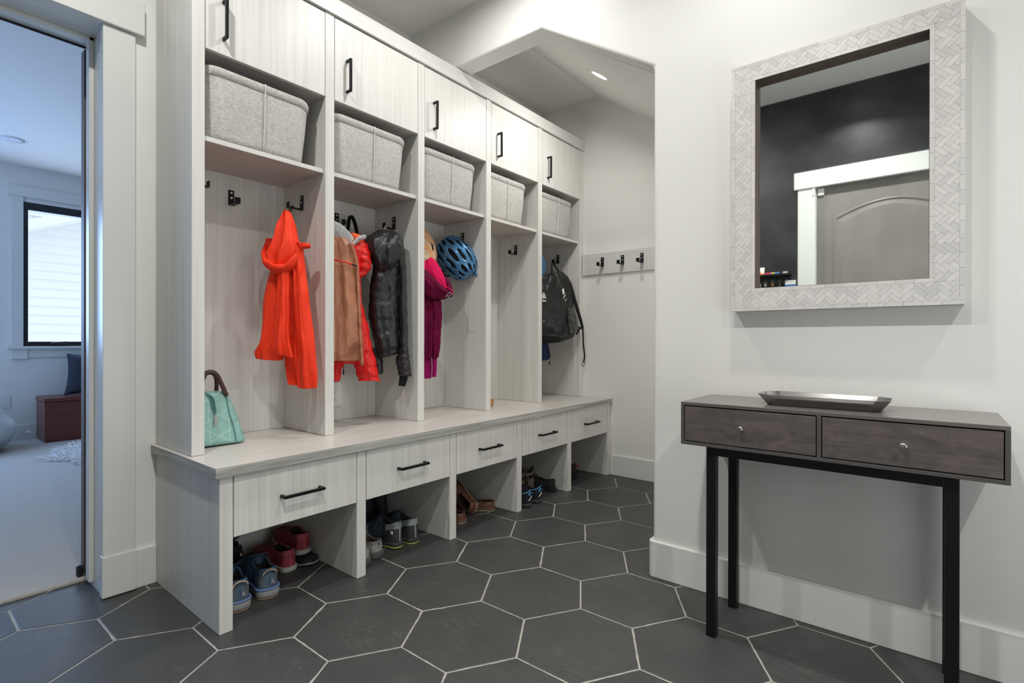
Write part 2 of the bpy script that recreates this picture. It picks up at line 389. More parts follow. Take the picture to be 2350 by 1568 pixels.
# back door with casing (seen in the mirror)
XD = XB-.02
def arch_panel(y0, y1, z0, z1, rise, n=16):
    pts = [(y0, z0), (y1, z0), (y1, z1)]
    for i in range(1, n): a = i/n; y = y1+(y0-y1)*a; pts.append((y, z1+rise*math.sin(PI*a)))
    return pts+[(y0, z1)]
db = MB(); db.box(XD-.04, XD, RD0+.004, RD1-.004, .006, RDZ-.004)
bd = struct(db.build('door_2', M['door'], bev=.002)); tag(bd, 'grey stained wooden door with an arched panel, reflected in the mirror', 'door')
P0, P1 = RD0+.115, RD1-.115
for z0, z1, rise, nm in ((1.05, 1.86, .09, 'arched_panel'), (.22, .93, .0001, 'lower_panel')):
    ou = arch_panel(P0, P1, z0, z1, rise); inn = arch_panel(P0+.022, P1-.022, z0+.022, z1-.018, rise); i3 = arch_panel(P0+.05, P1-.05, z0+.05, z1-.045, rise)
    mb = MB(); k = len(ou)
    ring = lambda pl, x: [(x, y, z) for y, z in pl]
    mb.rings([ring(ou, XD-.002), ring(ou, XD+.007), ring(arch_panel(P0+.008, P1-.008, z0+.008, z1-.006, rise), XD+.009), ring(inn, XD+.001), ring(i3, XD+.006)], cap=True)
    mb.build(nm, M['door'], bd)
mb = MB(); mb.cyl((XD, RD0+.07, .98), (1, 0, 0), .03, .012); mb.cyl((XD+.01, RD0+.07, .98), (1, 0, 0), .01, .04); mb.box(XD+.04, XD+.055, RD0+.06, RD0+.17, .972, .988)
mb.build('lever_handle', M['black'], bd, bev=.002)
struct(box(XB, XB+.02, RD1, RD1+.112, BH, 2.088).build('trim_7', M['trim'], bev=.002))
struct(box(XB, XB+.02, RD0-.112, RD0, BH, 2.088).build('trim_8', M['trim'], bev=.002))
struct(box(XB, XB+.032, RD0-.13, RD1+.135, 2.088, 2.212).build('trim_9', M['trim'], bev=.003))
mb = MB(); mb.box(XB-.12, XB, RD1-.004, RD1+.004, 0, RDZ); mb.box(XB-.12, XB, RD0-.004, RD0+.004, 0, RDZ); mb.box(XB-.12, XB, RD0, RD1, RDZ-.004, RDZ+.004)
struct(mb.build('trim_10', M['trim']))
struct(box(XB, XB+.014, RD1+.112, YW-.0, 0, BH).build('baseboard_back', M['trim'], bev=.003))
t = thing('door_sensor', 'small white contact sensor at the top corner of the reflected door', 'sensor', (XD, RD1-.03, 2.05))
MB().box(XD, XD+.016, RD1-.052, RD1-.012, 2.03, 2.082).build('sensor_body', M['plastic'], t, bev=.003)
MB().box(XB+.02, XB+.03, RD1+.004, RD1+.014, 2.03, 2.082).build('sensor_magnet', M['plastic'], t, bev=.002)

# ------------------------------------------------------------------ ceiling lights
def downlight(loc, d, label, group, on=True, r=.072):
    t = thing('recessed_light', label, 'ceiling light', loc, group=group); c = Vector(loc); d = Vector(d).normalized()
    mb = MB(); u = d.orthogonal().normalized(); w = d.cross(u)
    R = lambda rr, h: [c+d*h+rr*(u*math.cos(2*PI*j/48)+w*math.sin(2*PI*j/48)) for j in range(48)]
    mb.rings([R(r*1.18, -.001), R(r*1.18, .001), R(r*1.14, .0025), R(r, .0028), R(r*.93, .001)], cap=False)
    mb.build('trim_ring', M['plastic'], t, smooth=True)
    mb = MB(); mb.rings([R(r*.94, .0015), R(r*.6, .0025), R(r*.2, .003)], cap=True); mb.build('lens', M['lens'] if on else M['lensoff'], t, smooth=True)
    return t
downlight(tuple(ALC), SL, 'lit round downlight in the sloped alcove ceiling', None)
for i, (x, y) in enumerate(MAIN):
    downlight((x, y, CZ), (0, 0, -1), 'round ceiling downlight of the mudroom above the frame', 'mudroom ceiling downlights')
downlight((.728, 5.943, 2.64), (0, 0, -1), 'unlit round downlight in the bluish ceiling beyond the doorway', None, on=False, r=.085)


# ------------------------------------------------------------------ window of the carpeted room, and what is outside
wn = box(WX0, WX1, YR-.004, YR+.10, WZ1-.075, WZ1).box(WX0, WX0+.036, YR-.004, YR+.10, WZ0+.045, WZ1-.075).box(WX1-.036, WX1, YR-.004, YR+.10, WZ0+.045, WZ1-.075).box(WX0, WX1, YR-.004, YR+.10, WZ0, WZ0+.045)
wn = struct(wn.build('window_1', M['winframe'], bev=.004))
struct_pane = box(WX0+.03, WX1-.03, YR+.05, YR+.056, WZ0+.04, WZ1-.07).build('pane', M['glass'], wn)
mb = MB(); mb.box(1.10, 1.235, YR-.03, YR-.004, .918, .934); mb.tube([(1.115, YR-.035, .938), (1.15, YR-.045, .944), (1.2, YR-.04, .947), (1.232, YR-.035, .952)], [.007, .009, .009, .006], 8)
mb.build('crank_handle', M['winframe'], wn, bev=.002)
mb = MB(); mb.box(WX0-.088, WX0, YR-.02, YR, WZ0, 2.352); mb.box(WX1, WX1+.088, YR-.02, YR, WZ0, 2.352); struct(mb.build('trim_11', M['trim'], bev=.002))
struct(box(WX0-.112, WX1+.112, YR-.03, YR, 2.352, 2.452).build('trim_12', M['trim'], bev=.002))
struct(box(WX0-.118, WX1+.118, YR-.05, YR+.02, WZ0-.026, WZ0).build('trim_13', M['trim'], bev=.003))
mb = MB(); mb.box(WX0-.090, WX0+.03, YR-.026, YR, .788, WZ0-.026); mb.box(WX0+.03, WX1+.09, YR-.016, YR, .80, WZ0-.026); struct(mb.build('trim_14', M['trim'], bev=.002))
hs = thing('neighbouring_house', 'white lap-sided house wall and eave seen through the far window', 'house', (1.5, 11, 0))
mb = MB()
for i in range(46):
    z = -.6+i*.141; mb.prism([(-2, 11, z), (-2, 10.955, z), (-2, 10.99, z+.143), (-2, 11, z+.143)], (9, 0, 0))
mb.build('siding', M['siding'], hs)
zf = lambda x: 2.629+.416*(x-1.452)
mb = MB(); mb.prism([(-2.2, 10.42, zf(-2.2)), (5.2, 10.42, zf(5.2)), (5.2, 10.42, zf(5.2)+.1), (-2.2, 10.42, zf(-2.2)+.1)], (0, .58, 0)); mb.build('eave', M['siding'], hs)
mb = MB(); mb.prism([(-2.2, 10.38, zf(-2.2)-.01), (5.2, 10.38, zf(5.2)-.01), (5.2, 10.38, zf(5.2)+.13), (-2.2, 10.38, zf(-2.2)+.13)], (0, .04, 0)); mb.build('fascia', M['siding'], hs)
#OBJECTS

# built-ins, furniture
M['lamR'] = laminate('laminate_rail_grain', (216, 216, 212), (198, 197, 193), (1.3, 1.3, 50), (2, 2, 150))

# ------------------------------------------------------------------ built-in lockers
X0, BW, TS = .7352, .5234, .0426; YL = 2.047; HB = .554; YBK = 2.41
sx = lambda i: X0+i*BW
ORD = ['leftmost', 'second', 'middle', 'fourth', 'far right']
L = thing('locker_cabinet', 'tall pale grey woodgrain locker unit with five open bays standing on the bench', 'built-in lockers', (sx(0), YL, HB))
struct_z1 = 2.402
for i in range(6):
    x1 = sx(i)+TS/2 if i < 5 else XF-.002
    nm = 'side_panel' if i in (0, 5) else 'divider'
    box(sx(i)-TS/2, x1, YL, YBK if 0 < i else YW-.002, HB+.001, struct_z1).build(nm, M['lamV'], L, bev=.001)
box(sx(0)+TS/2, sx(5)-TS/2, YBK-.001, YW-.003, HB+.001, struct_z1).build('back_panel', M['lamV'], L)
box(sx(0)-TS/2-.0, XF-.002, YL-.012, YL+.05, struct_z1+.001, 2.4755).build('cornice', M['lamR'], L, bev=.001)
box(sx(0)-TS/2, XF-.002, YL+.05, YW-.003, struct_z1+.001, struct_z1+.02).build('top_panel', M['lamH'], L)
def bar_handle(c, axis, ln, mat, parent, out=(0, -1, 0), pr=.03, r=.0055):
    c = Vector(c); a = Vector(axis); o_ = Vector(out); mb = MB(); s_ = a.cross(o_)
    def bb(p, da, do, ds):
        p = Vector(p); vs = []
        for i in (-1, 1):
            for j in (-1, 1):
                for k in (-1, 1): vs.append(p+a*da*i+o_*do*j+s_*ds*k)
        mb.add(vs, [(0, 1, 3, 2), (4, 6, 7, 5), (0, 4, 5, 1), (2, 3, 7, 6), (0, 2, 6, 4), (1, 5, 7, 3)])
    bb(c+o_*pr, ln/2, r, r)
    for s in (-1, 1): bb(c+a*s*(ln/2-r)+o_*(pr-r)/2, r, (pr-r)/2+.001, r)
    return mb.build('handle', mat, parent, bev=.002)
for i in range(5):
    a, b = sx(i)+TS/2, sx(i+1)-TS/2
    box(a+.0005, b-.0005, YL+.014, YBK-.001, 1.700, 1.7185).build('shelf', [M['lamS'], M['lamR']], L, bev=.001).data.polygons[2].material_index = 1
    box(a+.0005, b-.0005, YL+.022, YBK-.001, 2.036, 2.054).build('cupboard_floor', M['lamH'], L)
    d = box(a+.003, b-.0018, YL+.001, YL+.02, 2.033, 2.3965).build('door', M['lamV'], L, bev=.0012)
    bar_handle((a+.064, YL+.001, 2.158), (0, 0, 1), .148, M['black'], d)

BY = 1.811
B = thing('shoe_bench', 'pale grey woodgrain bench base with five drawers over open shoe cubbies', 'bench', (sx(0), BY, 0))
for i in range(6):
    x1 = sx(i)+TS/2 if i < 5 else XF-.002
    box(sx(i)-TS/2, x1, BY, YW-.002, .001, HB-.0355).build('side_panel' if i in (0, 5) else 'divider', M['lamV'], B, bev=.001)
box(sx(0)+TS/2, sx(5)-TS/2, YBK-.004, YW-.003, .001, HB-.036).build('back_panel', M['lamV'], B)
for i in range(5):
    a, b = sx(i)+TS/2, sx(i+1)-TS/2
    box(a+.0005, b-.0005, BY+.03, YBK-.006, .314, .33).build('drawer_support', M['lamV'], B)
    d = box(a+.0034, b-.0024, BY+.0005, BY+.02, .311, HB-.0385).build('drawer', M['lamV'], B, bev=.0012)
    bar_handle(((a+b)/2, BY+.0005, .411), (1, 0, 0), .160, M['black'], d)
mb = MB(); mb.box(sx(0)-TS/2-.017, XF-.001, 1.7956, YW-.002, HB-.0345, HB, 0)
mb.mi[0] = 0; mb.mi[2] = 1; mb.mi[5] = 1
mb.mi = [0, 0, 1, 0, 0, 1]
tag(mb.build('countertop', [M['lamH'], M['lamE']], off=(sx(0), 1.7956, HB), bev=.0012), 'long pale woodgrain bench top running under all the locker bays', 'bench top')

# ------------------------------------------------------------------ coat hooks (flat black bars bent to an L with a turned-up tip)
def hook_proto():
    t = thing('coat_hook', '', 'coat hook', (0, 0, 0), local=True)      # plate against +Y wall at y=0, arm towards -Y
    prof = [(0, .034), (-.005, .034), (-.005, -.029), (-.064, -.029), (-.064, -.008), (-.069, -.008), (-.069, -.034), (0, -.034)]
    mb = MB(); mb.prism([(-.012, y, z) for y, z in prof], (.024, 0, 0)); mb.build('bracket', M['black'], t, bev=.0015)
    for z in (.022, .0):
        s_ = MB(); s_.cyl((0, -.0049, z), (0, -1, 0), .0048, .0012, 16); s_.cyl((0, -.0061, z), (0, -1, 0), .0015, .0004, 8)
        s_.build('screw', M['screw'], t, smooth=False)
    return t
HZ = 1.600
hooks = []
ORD2 = ['leftmost locker bay', 'second locker bay', 'middle locker bay', 'fourth locker bay', 'far right locker bay']
side_lab = ['black hook on the right side of the leftmost bay holding the orange jacket',
            'black hook on the right side of the second bay holding the black puffer',
            'black hook above the blue helmet in the middle bay',
            'empty black hook on the right side of the fourth bay',
            'black hook holding the black backpack in the far right bay']
src = hook_proto(); src.location = ((sx(0)+sx(1))/2, YBK-.001, HZ); src['label'] = 'empty black hook on the back panel of the leftmost bay'; src['group'] = 'coat hooks in the lockers'
clone(src, 'black hook on the back panel behind the red and tan jacket', ((sx(1)+sx(2))/2, YBK-.001, HZ))
clone(src, 'black hook on the back panel of the middle bay behind the striped helmet', ((sx(2)+sx(3))/2-.04, YBK-.001, HZ))
for i in range(5):
    clone(src, side_lab[i], (sx(i+1)-TS/2-.0002, 2.241, HZ), (0, 0, -PI/2))
clone(src, 'black hook at the left edge of the leftmost bay, only its tip showing', (sx(0)+TS/2+.0002, 2.195, HZ), (0, 0, PI/2))
clone(src, 'black hook on the back panel of the far right bay behind the backpack', ((sx(4)+sx(5))/2, YBK-.001, HZ))
# hook rail on the far wall
R = thing('hook_rail', 'pale woodgrain rail mounted on the far alcove wall', 'hook rail', (XF, 1.78, 1.46))
box(XF-.019, XF-.0002, 1.30, 2.040, 1.461, 1.6155).build('rail_board', M['lamR'], R, bev=.001)
mb = MB(); mb.cyl((XF-.019, 1.815, 1.548), (-1, 0, 0), .004, .001); mb.build('screw_cap', M['plastic'], R)
for y, lb in ((1.869, 'left black hook on the alcove wall rail'), (1.708, 'middle black hook on the alcove wall rail'), (1.560, 'right black hook on the alcove wall rail')):
    clone(src, lb, (XF-.0192, y, 1.548), (0, 0, -PI/2), 'hooks on the alcove rail')

# ------------------------------------------------------------------ felt bins
def rrect(x0, x1, y0, y1, r, z, k=6):
    pts = []
    for cx, cy, a0 in ((x1-r, y0+r, -PI/2), (x1-r, y1-r, 0), (x0+r, y1-r, PI/2), (x0+r, y0+r, PI)):
        for i in range(k+1): a = a0+PI/2*i/k; pts.append(Vector((cx+r*math.cos(a), cy+r*math.sin(a), z)))
    return pts
def felt_bin():
    t = thing('felt_bin', '', 'storage bin', (0, 0, 0), local=True)
    # local: left-bottom-front corner region at origin, 0.42 wide at the top
    W0, W1, D, H = .385, .42, .29, .268
    def ring(f, dz=0, ins=0, n=0):
        xa = .012*(1-f); w = W0+(W1-W0)*f; x0_ = (W1-w)*.35
        return rrect(x0_+ins, x0_+w+0-ins, .012*(1-f)+ins, D-ins, .05, f*H+dz)
    def warp(r, f):
        out = []
        for p in r:
            sag = -.010*f*f*(1-abs((p.x-.21)/.21)**2)*0 - .012*f*max(0, (p.x-.36)/.06)
            bul = -.006*math.sin(PI*min(1, max(0, p.x/.42)))*math.sin(PI*f)
            w = noise.noise(Vector((p.x*6, p.y*6, f*3)))*.003
            out.append(Vector((p.x, p.y+(bul+w if p.y < .14 else 0), p.z+sag)))
        return out
    N = 10; rs = [warp(ring(i/N), i/N) for i in range(N+1)]
    inn = [warp(ring(i/N, 0, .005), i/N) for i in range(N, 0, -1)]+[warp(ring(.02, .006, .005), .02)]
    MB().rings(rs+inn).build('body', M['felt'], t, smooth=True)
    # rolled cuff
    cu = []
    for f, ins, dz in ((.885, -.0005, 0), (.89, -.0030, 0), (.99, -.0034, 0), (1.0, -.001, .003), (1.0, .004, .004), (1.0, .007, .001), (.95, .0075, 0)):
        cu.append(warp(ring(f, dz, ins), f))
    MB().rings(cu, cap=False).build('cuff', M['felt'], t, smooth=True)
    mb = MB(); pts = []
    for i in range(12):
        f = i/11; y = .012*(1-f)-.006*math.sin(PI*.5)*math.sin(PI*f)-.0016-(.003 if f > .88 else 0); pts.append((.216, y-.001, f*H+.002))
    mb.tube(pts, .0022, 6); mb.tube([(p[0]+.006, p[1]+.0012, p[2]) for p in pts], .0008, 5)
    mb.build('seam', M['feltseam'], t, smooth=True)
    return t
fb = felt_bin(); FBL = ['grey felt bin on the shelf of the leftmost locker bay', 'grey felt bin on the shelf of the second locker bay', 'grey felt bin on the shelf of the middle locker bay', 'grey felt bin on the shelf of the fourth locker bay', 'grey felt bin on the shelf of the far right locker bay']
fb['label'] = FBL[0]; fb['group'] = 'felt bins on the locker shelves'; fb.location = (.766, 2.066, 1.7195)
for i, x in ((1, 1.286), (2, 1.806), (3, 2.292), (4, 2.815+.036)): clone(fb, FBL[i], (x, 2.066, 1.7195))

# ------------------------------------------------------------------ outlets
def outlet(c, label, kind, wide=.086, d=(0, -1, 0), group=None):
    t = thing('outlet_plate', label, 'outlet', c, group=group); c = Vector(c); d = Vector(d); s_ = d.cross(Vector((0, 0, 1)))
    def bb(mb, a, z, w, h, t0, t1, mi=0):
        vs = [c+s_*(a+i*w/2)+Vector((0, 0, z+j*h/2))+d*k for i in (-1, 1) for j in (-1, 1) for k in (t0, t1)]
        mb.add(vs, [(0, 1, 3, 2), (4, 6, 7, 5), (0, 4, 5, 1), (2, 3, 7, 6), (0, 2, 6, 4), (1, 5, 7, 3)], mi)
    m = MB(); bb(m, 0, 0, wide, .127, 0, .005); m.build('plate', M['plastic'], t, bev=.002)
    if kind == 'duplex':
        m = MB(); bb(m, 0, 0, .034, .070, .005, .0075); r_ = m.build('receptacle', M['plastic'], t, bev=.003)
        m = MB()
        for z in (.018, -.017):
            bb(m, -.0065, z+.004, .0022, .009, .0074, .0078); bb(m, .0065, z+.004, .0022, .007, .0074, .0078)
            m.cyl(c+Vector((0, 0, z-.009))+d*.0074, d, .0025, .0005, 12)
        m.build('slots', M['slot'], r_)
    else:
        m = MB(); bb(m, 0, 0, .034, .068, .005, .0068); m.build('insert', M['plastic'], t, bev=.001)
    return t
outlet((.988, YBK-.0012, .69), 'white wall plate low on the back panel behind the mint bag', 'blank', .088)
outlet((1.505, YBK-.0012, .69), 'white duplex outlet low on the back panel of the second bay', 'duplex', .084)
outlet((.787, YR-.0002, .385), 'white outlet on the far wall above the beanbag', 'blank', .075)

# ------------------------------------------------------------------ mirror with bone inlay herringbone frame
MX = 1.972; my0, my1, mz0, mz1 = -.076, .567, 1.078, 1.962; FWD = .080
T = thing('wall_mirror', 'large rectangular wall mirror with a white bone inlay herringbone frame', 'mirror', (XM, (my0+my1)/2, mz0))
mb = MB()
out_ = [(my0, mz0), (my1, mz0), (my1, mz1), (my0, mz1)]; in_ = [(my0+FWD, mz0+FWD), (my1-FWD, mz0+FWD), (my1-FWD, mz1-FWD*.8), (my0+FWD, mz1-FWD*.8)]
R4 = lambda pl, x: [(x, a, b) for a, b in pl]
mb.rings([R4(out_, XM-.0005), R4(out_, MX+.0012), R4(in_, MX+.0012), R4(in_, XM-.012)], cap=True)
fr = mb.build('frame', M['bonegap'], T, bev=.001)
IY0, IY1, IZ0, IZ1 = in_[0][0], in_[1][0], in_[0][1], in_[2][1]
def pclip(poly, h):
    for (nx, ny, c) in h:
        out = []
        for i in range(len(poly)):
            a = poly[i]; b = poly[(i+1) % len(poly)]; da = nx*a[0]+ny*a[1]-c; db_ = nx*b[0]+ny*b[1]-c
            if da >= 0: out.append(a)
            if da*db_ < 0: t_ = da/(da-db_); out.append((a[0]+t_*(b[0]-a[0]), a[1]+t_*(b[1]-a[1])))
        poly = out
        if len(poly) < 3: return None
    return poly
def shrink(poly, g_):
    cx = sum(p[0] for p in poly)/len(poly); cy = sum(p[1] for p in poly)/len(poly); o_ = []
    for x, y in poly:
        d_ = math.hypot(x-cx, y-cy) or 1; o_.append((x+(cx-x)/d_*g_, y+(cy-y)/d_*g_))
    return o_
inl = MB(); tones = []
def piece(poly, x=MX):
    if not poly or len(poly) < 3: return
    ar = abs(sum(poly[i][0]*poly[(i+1) % len(poly)][1]-poly[(i+1) % len(poly)][0]*poly[i][1] for i in range(len(poly))))/2
    if ar < 1.2e-5: return
    p = shrink(poly, .00045); n = len(inl.f)
    inl.prism([(x, a, b) for a, b in p], (.0013, 0, 0)); c_ = random.choice([.84, .90, .93, .97, 1, 1]); tones.extend([c_]*(len(inl.f)-n))
EB = .0115
def strip(a0, a1, b, w, horiz):
    n = max(1, int((a1-a0)/.045)); 
    cuts = [a0]+[a0+(a1-a0)*(i+random.uniform(-.1, .1))/n for i in range(1, n)]+[a1]
    for p, q_ in zip(cuts, cuts[1:]):
        piece([(p, b), (q_, b), (q_, b+w), (p, b+w)] if horiz else [(b, p), (b+w, p), (b+w, q_), (b, q_)])
strip(my0, my1, mz0, EB, True); strip(my0, my1, mz1-EB, EB, True); strip(mz0+EB, mz1-EB, my0, EB, False); strip(mz0+EB, mz1-EB, my1-EB, EB, False)
strip(IY0-EB, IY1+EB, IZ0-EB, EB, True); strip(IY0-EB, IY1+EB, IZ1, EB, True); strip(IZ0, IZ1, IY0-EB, EB, False); strip(IZ0, IZ1, IY1, EB, False)
o0 = (my0+EB, my1-EB, mz0+EB, mz1-EB); i0 = (IY0-EB, IY1+EB, IZ0-EB, IZ1+EB); w_, n_ = .0135, 3; r2 = math.sqrt(.5)
regions = [[(0, 1, o0[2]), (0, -1, -i0[2]), (1, 0, o0[0]), (-1, 0, -o0[1])], [(0, 1, i0[3]), (0, -1, -o0[3]), (1, 0, o0[0]), (-1, 0, -o0[1])],
           [(1, 0, o0[0]), (-1, 0, -i0[0]), (0, 1, i0[2]), (0, -1, -i0[3])], [(1, 0, i0[1]), (-1, 0, -o0[1]), (0, 1, i0[2]), (0, -1, -i0[3])]]
cy_, cz_ = (my0+my1)/2, (mz0+mz1)/2
for ri, hs_ in enumerate(regions):
    for k in range(-48, 49):
        for m_ in range(-16, 17):
            for vert in (0, 1):
                ox, oy = (k+n_*m_)*w_, (k-n_*m_)*w_
                q_ = [(ox, oy), (ox+n_*w_, oy), (ox+n_*w_, oy+w_), (ox, oy+w_)] if not vert else [(ox+n_*w_, oy+w_-n_*w_), (ox+n_*w_+w_, oy+w_-n_*w_), (ox+n_*w_+w_, oy+w_), (ox+n_*w_, oy+w_)]
                if ri < 2: p_ = [(cy_+(a-b)*r2, cz_+(a+b)*r2) for a, b in q_]
                else: p_ = [(cy_+(a+b)*r2, cz_+(a-b)*r2) for a, b in q_]
                piece(pclip(p_, hs_))
inl.build('bone_inlay', M['bone'], T, col=tones)
mb = MB(); rv = lambda d, x: [(x, IY0+d, IZ0+d), (x, IY1-d, IZ0+d), (x, IY1-d, IZ1-d), (x, IY0+d, IZ1-d)]
mb.rings([rv(.0002, MX+.003), rv(.0012, MX+.003), rv(.0012, XM-.034), rv(.0012, XM-.022), rv(.0002, XM-.022)], closed=True); mb.build('inner_reveal', M['walnut'], T)
box(XM-.022, XM-.010, IY0-.004, IY1+.004, IZ0-.004, IZ1+.004).build('mirror_glass', M['mirror'], T)

# ------------------------------------------------------------------ console table and tray
ty0, ty1, tx0, tx1, tz0, tz1 = -.149, .649, 1.700, 2.008, .627, .768; c_ = .0105
T = thing('console_table', 'slim console table of grey stained wood with two drawers on black steel legs', 'console table', ((tx0+tx1)/2, .25, 0))
mb = MB(); mb.box(tx0, tx1, ty0, ty1, tz1-c_, tz1); mb.build('top', M['aldertop'], T, bev=.001)
mb = MB(); mb.box(tx0, tx1, ty0, ty1, tz0, tz0+c_); mb.box(tx0, tx1, ty0, ty0+c_, tz0+c_, tz1-c_); mb.box(tx0, tx1, ty1-c_, ty1, tz0+c_, tz1-c_)
mb.box(tx0, tx1, .2425, .2535, tz0+c_, tz1-c_); mb.box(tx1-.008, tx1, ty0+c_, ty1-c_, tz0+c_, tz1-c_); mb.build('case', M['aldercase'], T, bev=.0008)
for a, b in ((ty0+c_+.0025, .2400), (.2560, ty1-c_-.0025)):
    d = box(tx0+.0005, tx0+.29, a, b, tz0+c_+.003, tz1-c_-.0035).build('drawer', M['alder'], T, bev=.0008)
    ky = .055 if a < 0 else .455
    mb = MB(); k_ = 24
    rr = [(.0002, .0045), (-.010, .0042), (-.013, .0052), (-.016, .0083), (-.024, .0087), (-.0265, .0080), (-.0275, .006)]
    mb.rings([[(tx0+dx, ky+r_*math.cos(2*PI*j/k_), .6985+r_*math.sin(2*PI*j/k_)) for j in range(k_)] for dx, r_ in rr])
    mb.build('knob', M['steel'], d, smooth=True)
lw = .030
for x in (1.726, tx1-.014-lw):
    for y in (.544, -.058):
        box(x, x+lw, y, y+lw, .001, tz0-.001).build('leg', M['blackleg'], T, bev=.002)
mb = MB(); 
for x in (1.726, tx1-.014-lw): mb.box(x, x+lw, -.028, .544, tz0-.031, tz0-.001)
for y in (.544, -.058): mb.box(1.756, tx1-.014-lw, y, y+lw, tz0-.031, tz0-.001)
mb.build('rail', M['blackleg'], T, bev=.0015)
# tray
TR = thing('serving_tray', 'shallow elongated octagonal metal tray on the console table', 'tray', (1.85, .26, tz1))
def octo(x0_, x1_, y0_, y1_, c, z): return [(x0_+c, y0_, z), (x1_-c, y0_, z), (x1_, y0_+c, z), (x1_, y1_-c, z), (x1_-c, y1_, z), (x0_+c, y1_, z), (x0_, y1_-c, z), (x0_, y0_+c, z)]
xa, xb, ya, yb = 1.765, 1.925, .085, .435
rs = [octo(xa+.026, xb-.026, ya+.026, yb-.026, .022, tz1+.0006), octo(xa, xb, ya, yb, .036, tz1+.034), octo(xa+.003, xb-.003, ya+.003, yb-.003, .035, tz1+.0345), octo(xa+.028, xb-.028, ya+.028, yb-.028, .021, tz1+.0035)]
MB().rings(rs).build('tray_body', M['pewter'], TR, bev=.0006)
"""end part2"""

# ------------------------------------------------------------------ soft goods
def cloth(name, c, rough=.75, spec=.3, scale=26, strength=.35, c2=None, sheen=0, coat=0, stretch=(1, 1, .45)):
    q = NT(name); n1 = q.noise(q.coord(stretch), scale*.55, 2, .45, .8)
    q.bump(n1, strength, .03)
    a = s2l(c); b = s2l(c2) if c2 else tuple(v*.84 for v in a[:3])+(1,)
    return q.set(q.mix(n1, b, a), rough, 0, spec, Sheen_Weight=sheen, Coat_Weight=coat)
M['orange'] = cloth('orange_shell_fabric', (250, 66, 28), .62, .3, 16, .75, (232, 46, 18))
M['redpuff'] = cloth('red_puffer_fabric', (232, 20, 16), .42, .5, 40, .5, (205, 12, 10))
M['tan'] = cloth('tan_shell_fabric', (184, 124, 92), .36, .55, 22, .95, (152, 96, 70))
M['fleece'] = cloth('pale_grey_fleece', (186, 188, 188), .95, .1, 60, .4)
M['orange2'] = cloth('coral_fabric', (236, 96, 50), .6, .3, 30, .4)
M['blackpuff'] = cloth('black_puffer_fabric', (36, 36, 38), .38, .5, 44, .4, (24, 24, 26))
M['blackknit'] = cloth('black_knit', (22, 22, 23), .8, .2, 80, .4)
M['maroon'] = cloth('maroon_quilted_fabric', (118, 8, 60), .6, .12, 30, .6, (78, 4, 40))
M['pink'] = cloth('pink_fleece_lining', (226, 24, 90), .85, .2, 60, .3)
M['magenta'] = cloth('magenta_ribbed_cuff', (160, 12, 98), .8, .2, 60, .3)
M['bag'] = cloth('black_nylon', (26, 26, 26), .45, .45, 26, .9, (16, 16, 16))
M['strap'] = cloth('black_webbing', (30, 30, 31), .8, .2, 90, .4)
M['mesh'] = cloth('dark_mesh_pocket', (110, 110, 106), .6, .4, 140, 1.0, (20, 20, 20))
M['white'] = plain('white_print', (232, 232, 230), .5)
M['navy'] = cloth('navy_nylon', (22, 32, 74), .6, .3, 40, .4)
M['brownstrap'] = plain('dark_brown_leather', (66, 42, 42), .5)
M['slate'] = cloth('slate_grey_cushion_fabric', (58, 62, 74), .9, .2, 40, .3)

def at_plane(u, v, A, B):
    """world point where the photo's line of sight (u,v) meets the upright plane through ground points A and B"""
    r = (u-1175)/F; w = -(v-784)/F
    d = fwd + r*rgt + w*up
    n = Vector((-(B[1]-A[1]), B[0]-A[0])); t = (n.x*A[0]+n.y*A[1])/(n.x*d.x+n.y*d.y)
    return Vector((0, 0, CH))+d*t
def loft(name, secs, A, B, mat, parent, K=40, N=44, fold=0, fk=3, ph=0, puff=0, pn=6, wob=.003, wf=9, hollow=True, off=0, drift=1.2, power=2.0, mb=None, mi=0, seed=0, sub=1):
    """upright cloth volume: secs = [(uL,vL,uR,vR,thickness[,offset])] from top to bottom"""
    n = Vector((-(B[1]-A[1]), B[0]-A[0], 0)).normalized()
    if n.dot(Vector(((A[0]+B[0])/2, (A[1]+B[1])/2, 0))) < 0: n = -n       # n points away from the camera
    P = []
    for s in secs:
        l = at_plane(s[0], s[1], A, B); r = at_plane(s[2], s[3], A, B); P.append(tuple(l)+tuple(r)+(s[4], s[5] if len(s) > 5 else 0))
    rs = []
    for i in range(N):
        t = i/(N-1); c = catmull(P, t); l = Vector(c[0:3]); r = Vector(c[3:6]); th = max(c[6], .004); of = c[7]+off
        C = (l+r)/2; a = (r-l)/2; ring = []
        pf = puff*(abs(math.sin(PI*pn*t))**.6-.6)
        L_ = a.length
        for j in range(K):
            q_ = 2*PI*j/K; cs, sn = math.cos(q_), math.sin(q_)
            ex = math.copysign(abs(cs)**(2/power), cs); ey = math.copysign(abs(sn)**(2/power), sn)
            f_ = fold*math.sin(fk*PI*ex+ph+drift*t*2)*abs(sn) + fold*.5*math.sin(fk*2.3*PI*ex+ph*2+1-drift*t*3)*abs(sn)
            p = C+a*ex*(1+pf/max(L_, .02))+n*(ey*(th/2+pf)+of+f_)
            w = noise.noise_vector(p*wf+Vector((seed, seed*2.3, 0)))*wob
            ring.append(p+w)
        rs.append(ring)
    own = mb is None
    if own: mb = MB()
    if hollow:
        last = rs[-1]; c0 = sum(last, Vector())/K; up_ = (rs[-4][0]-rs[-1][0])
        pc = sum(rs[-4], Vector())/K
        rs.append([c0+(p-c0)*.88 for p in last]); rs.append([pc+(p-c0)*.8 for p in last])
    mb.rings(rs, mi)
    if own: return mb.build(name, mat, parent, smooth=True, sub=sub)
    return mb
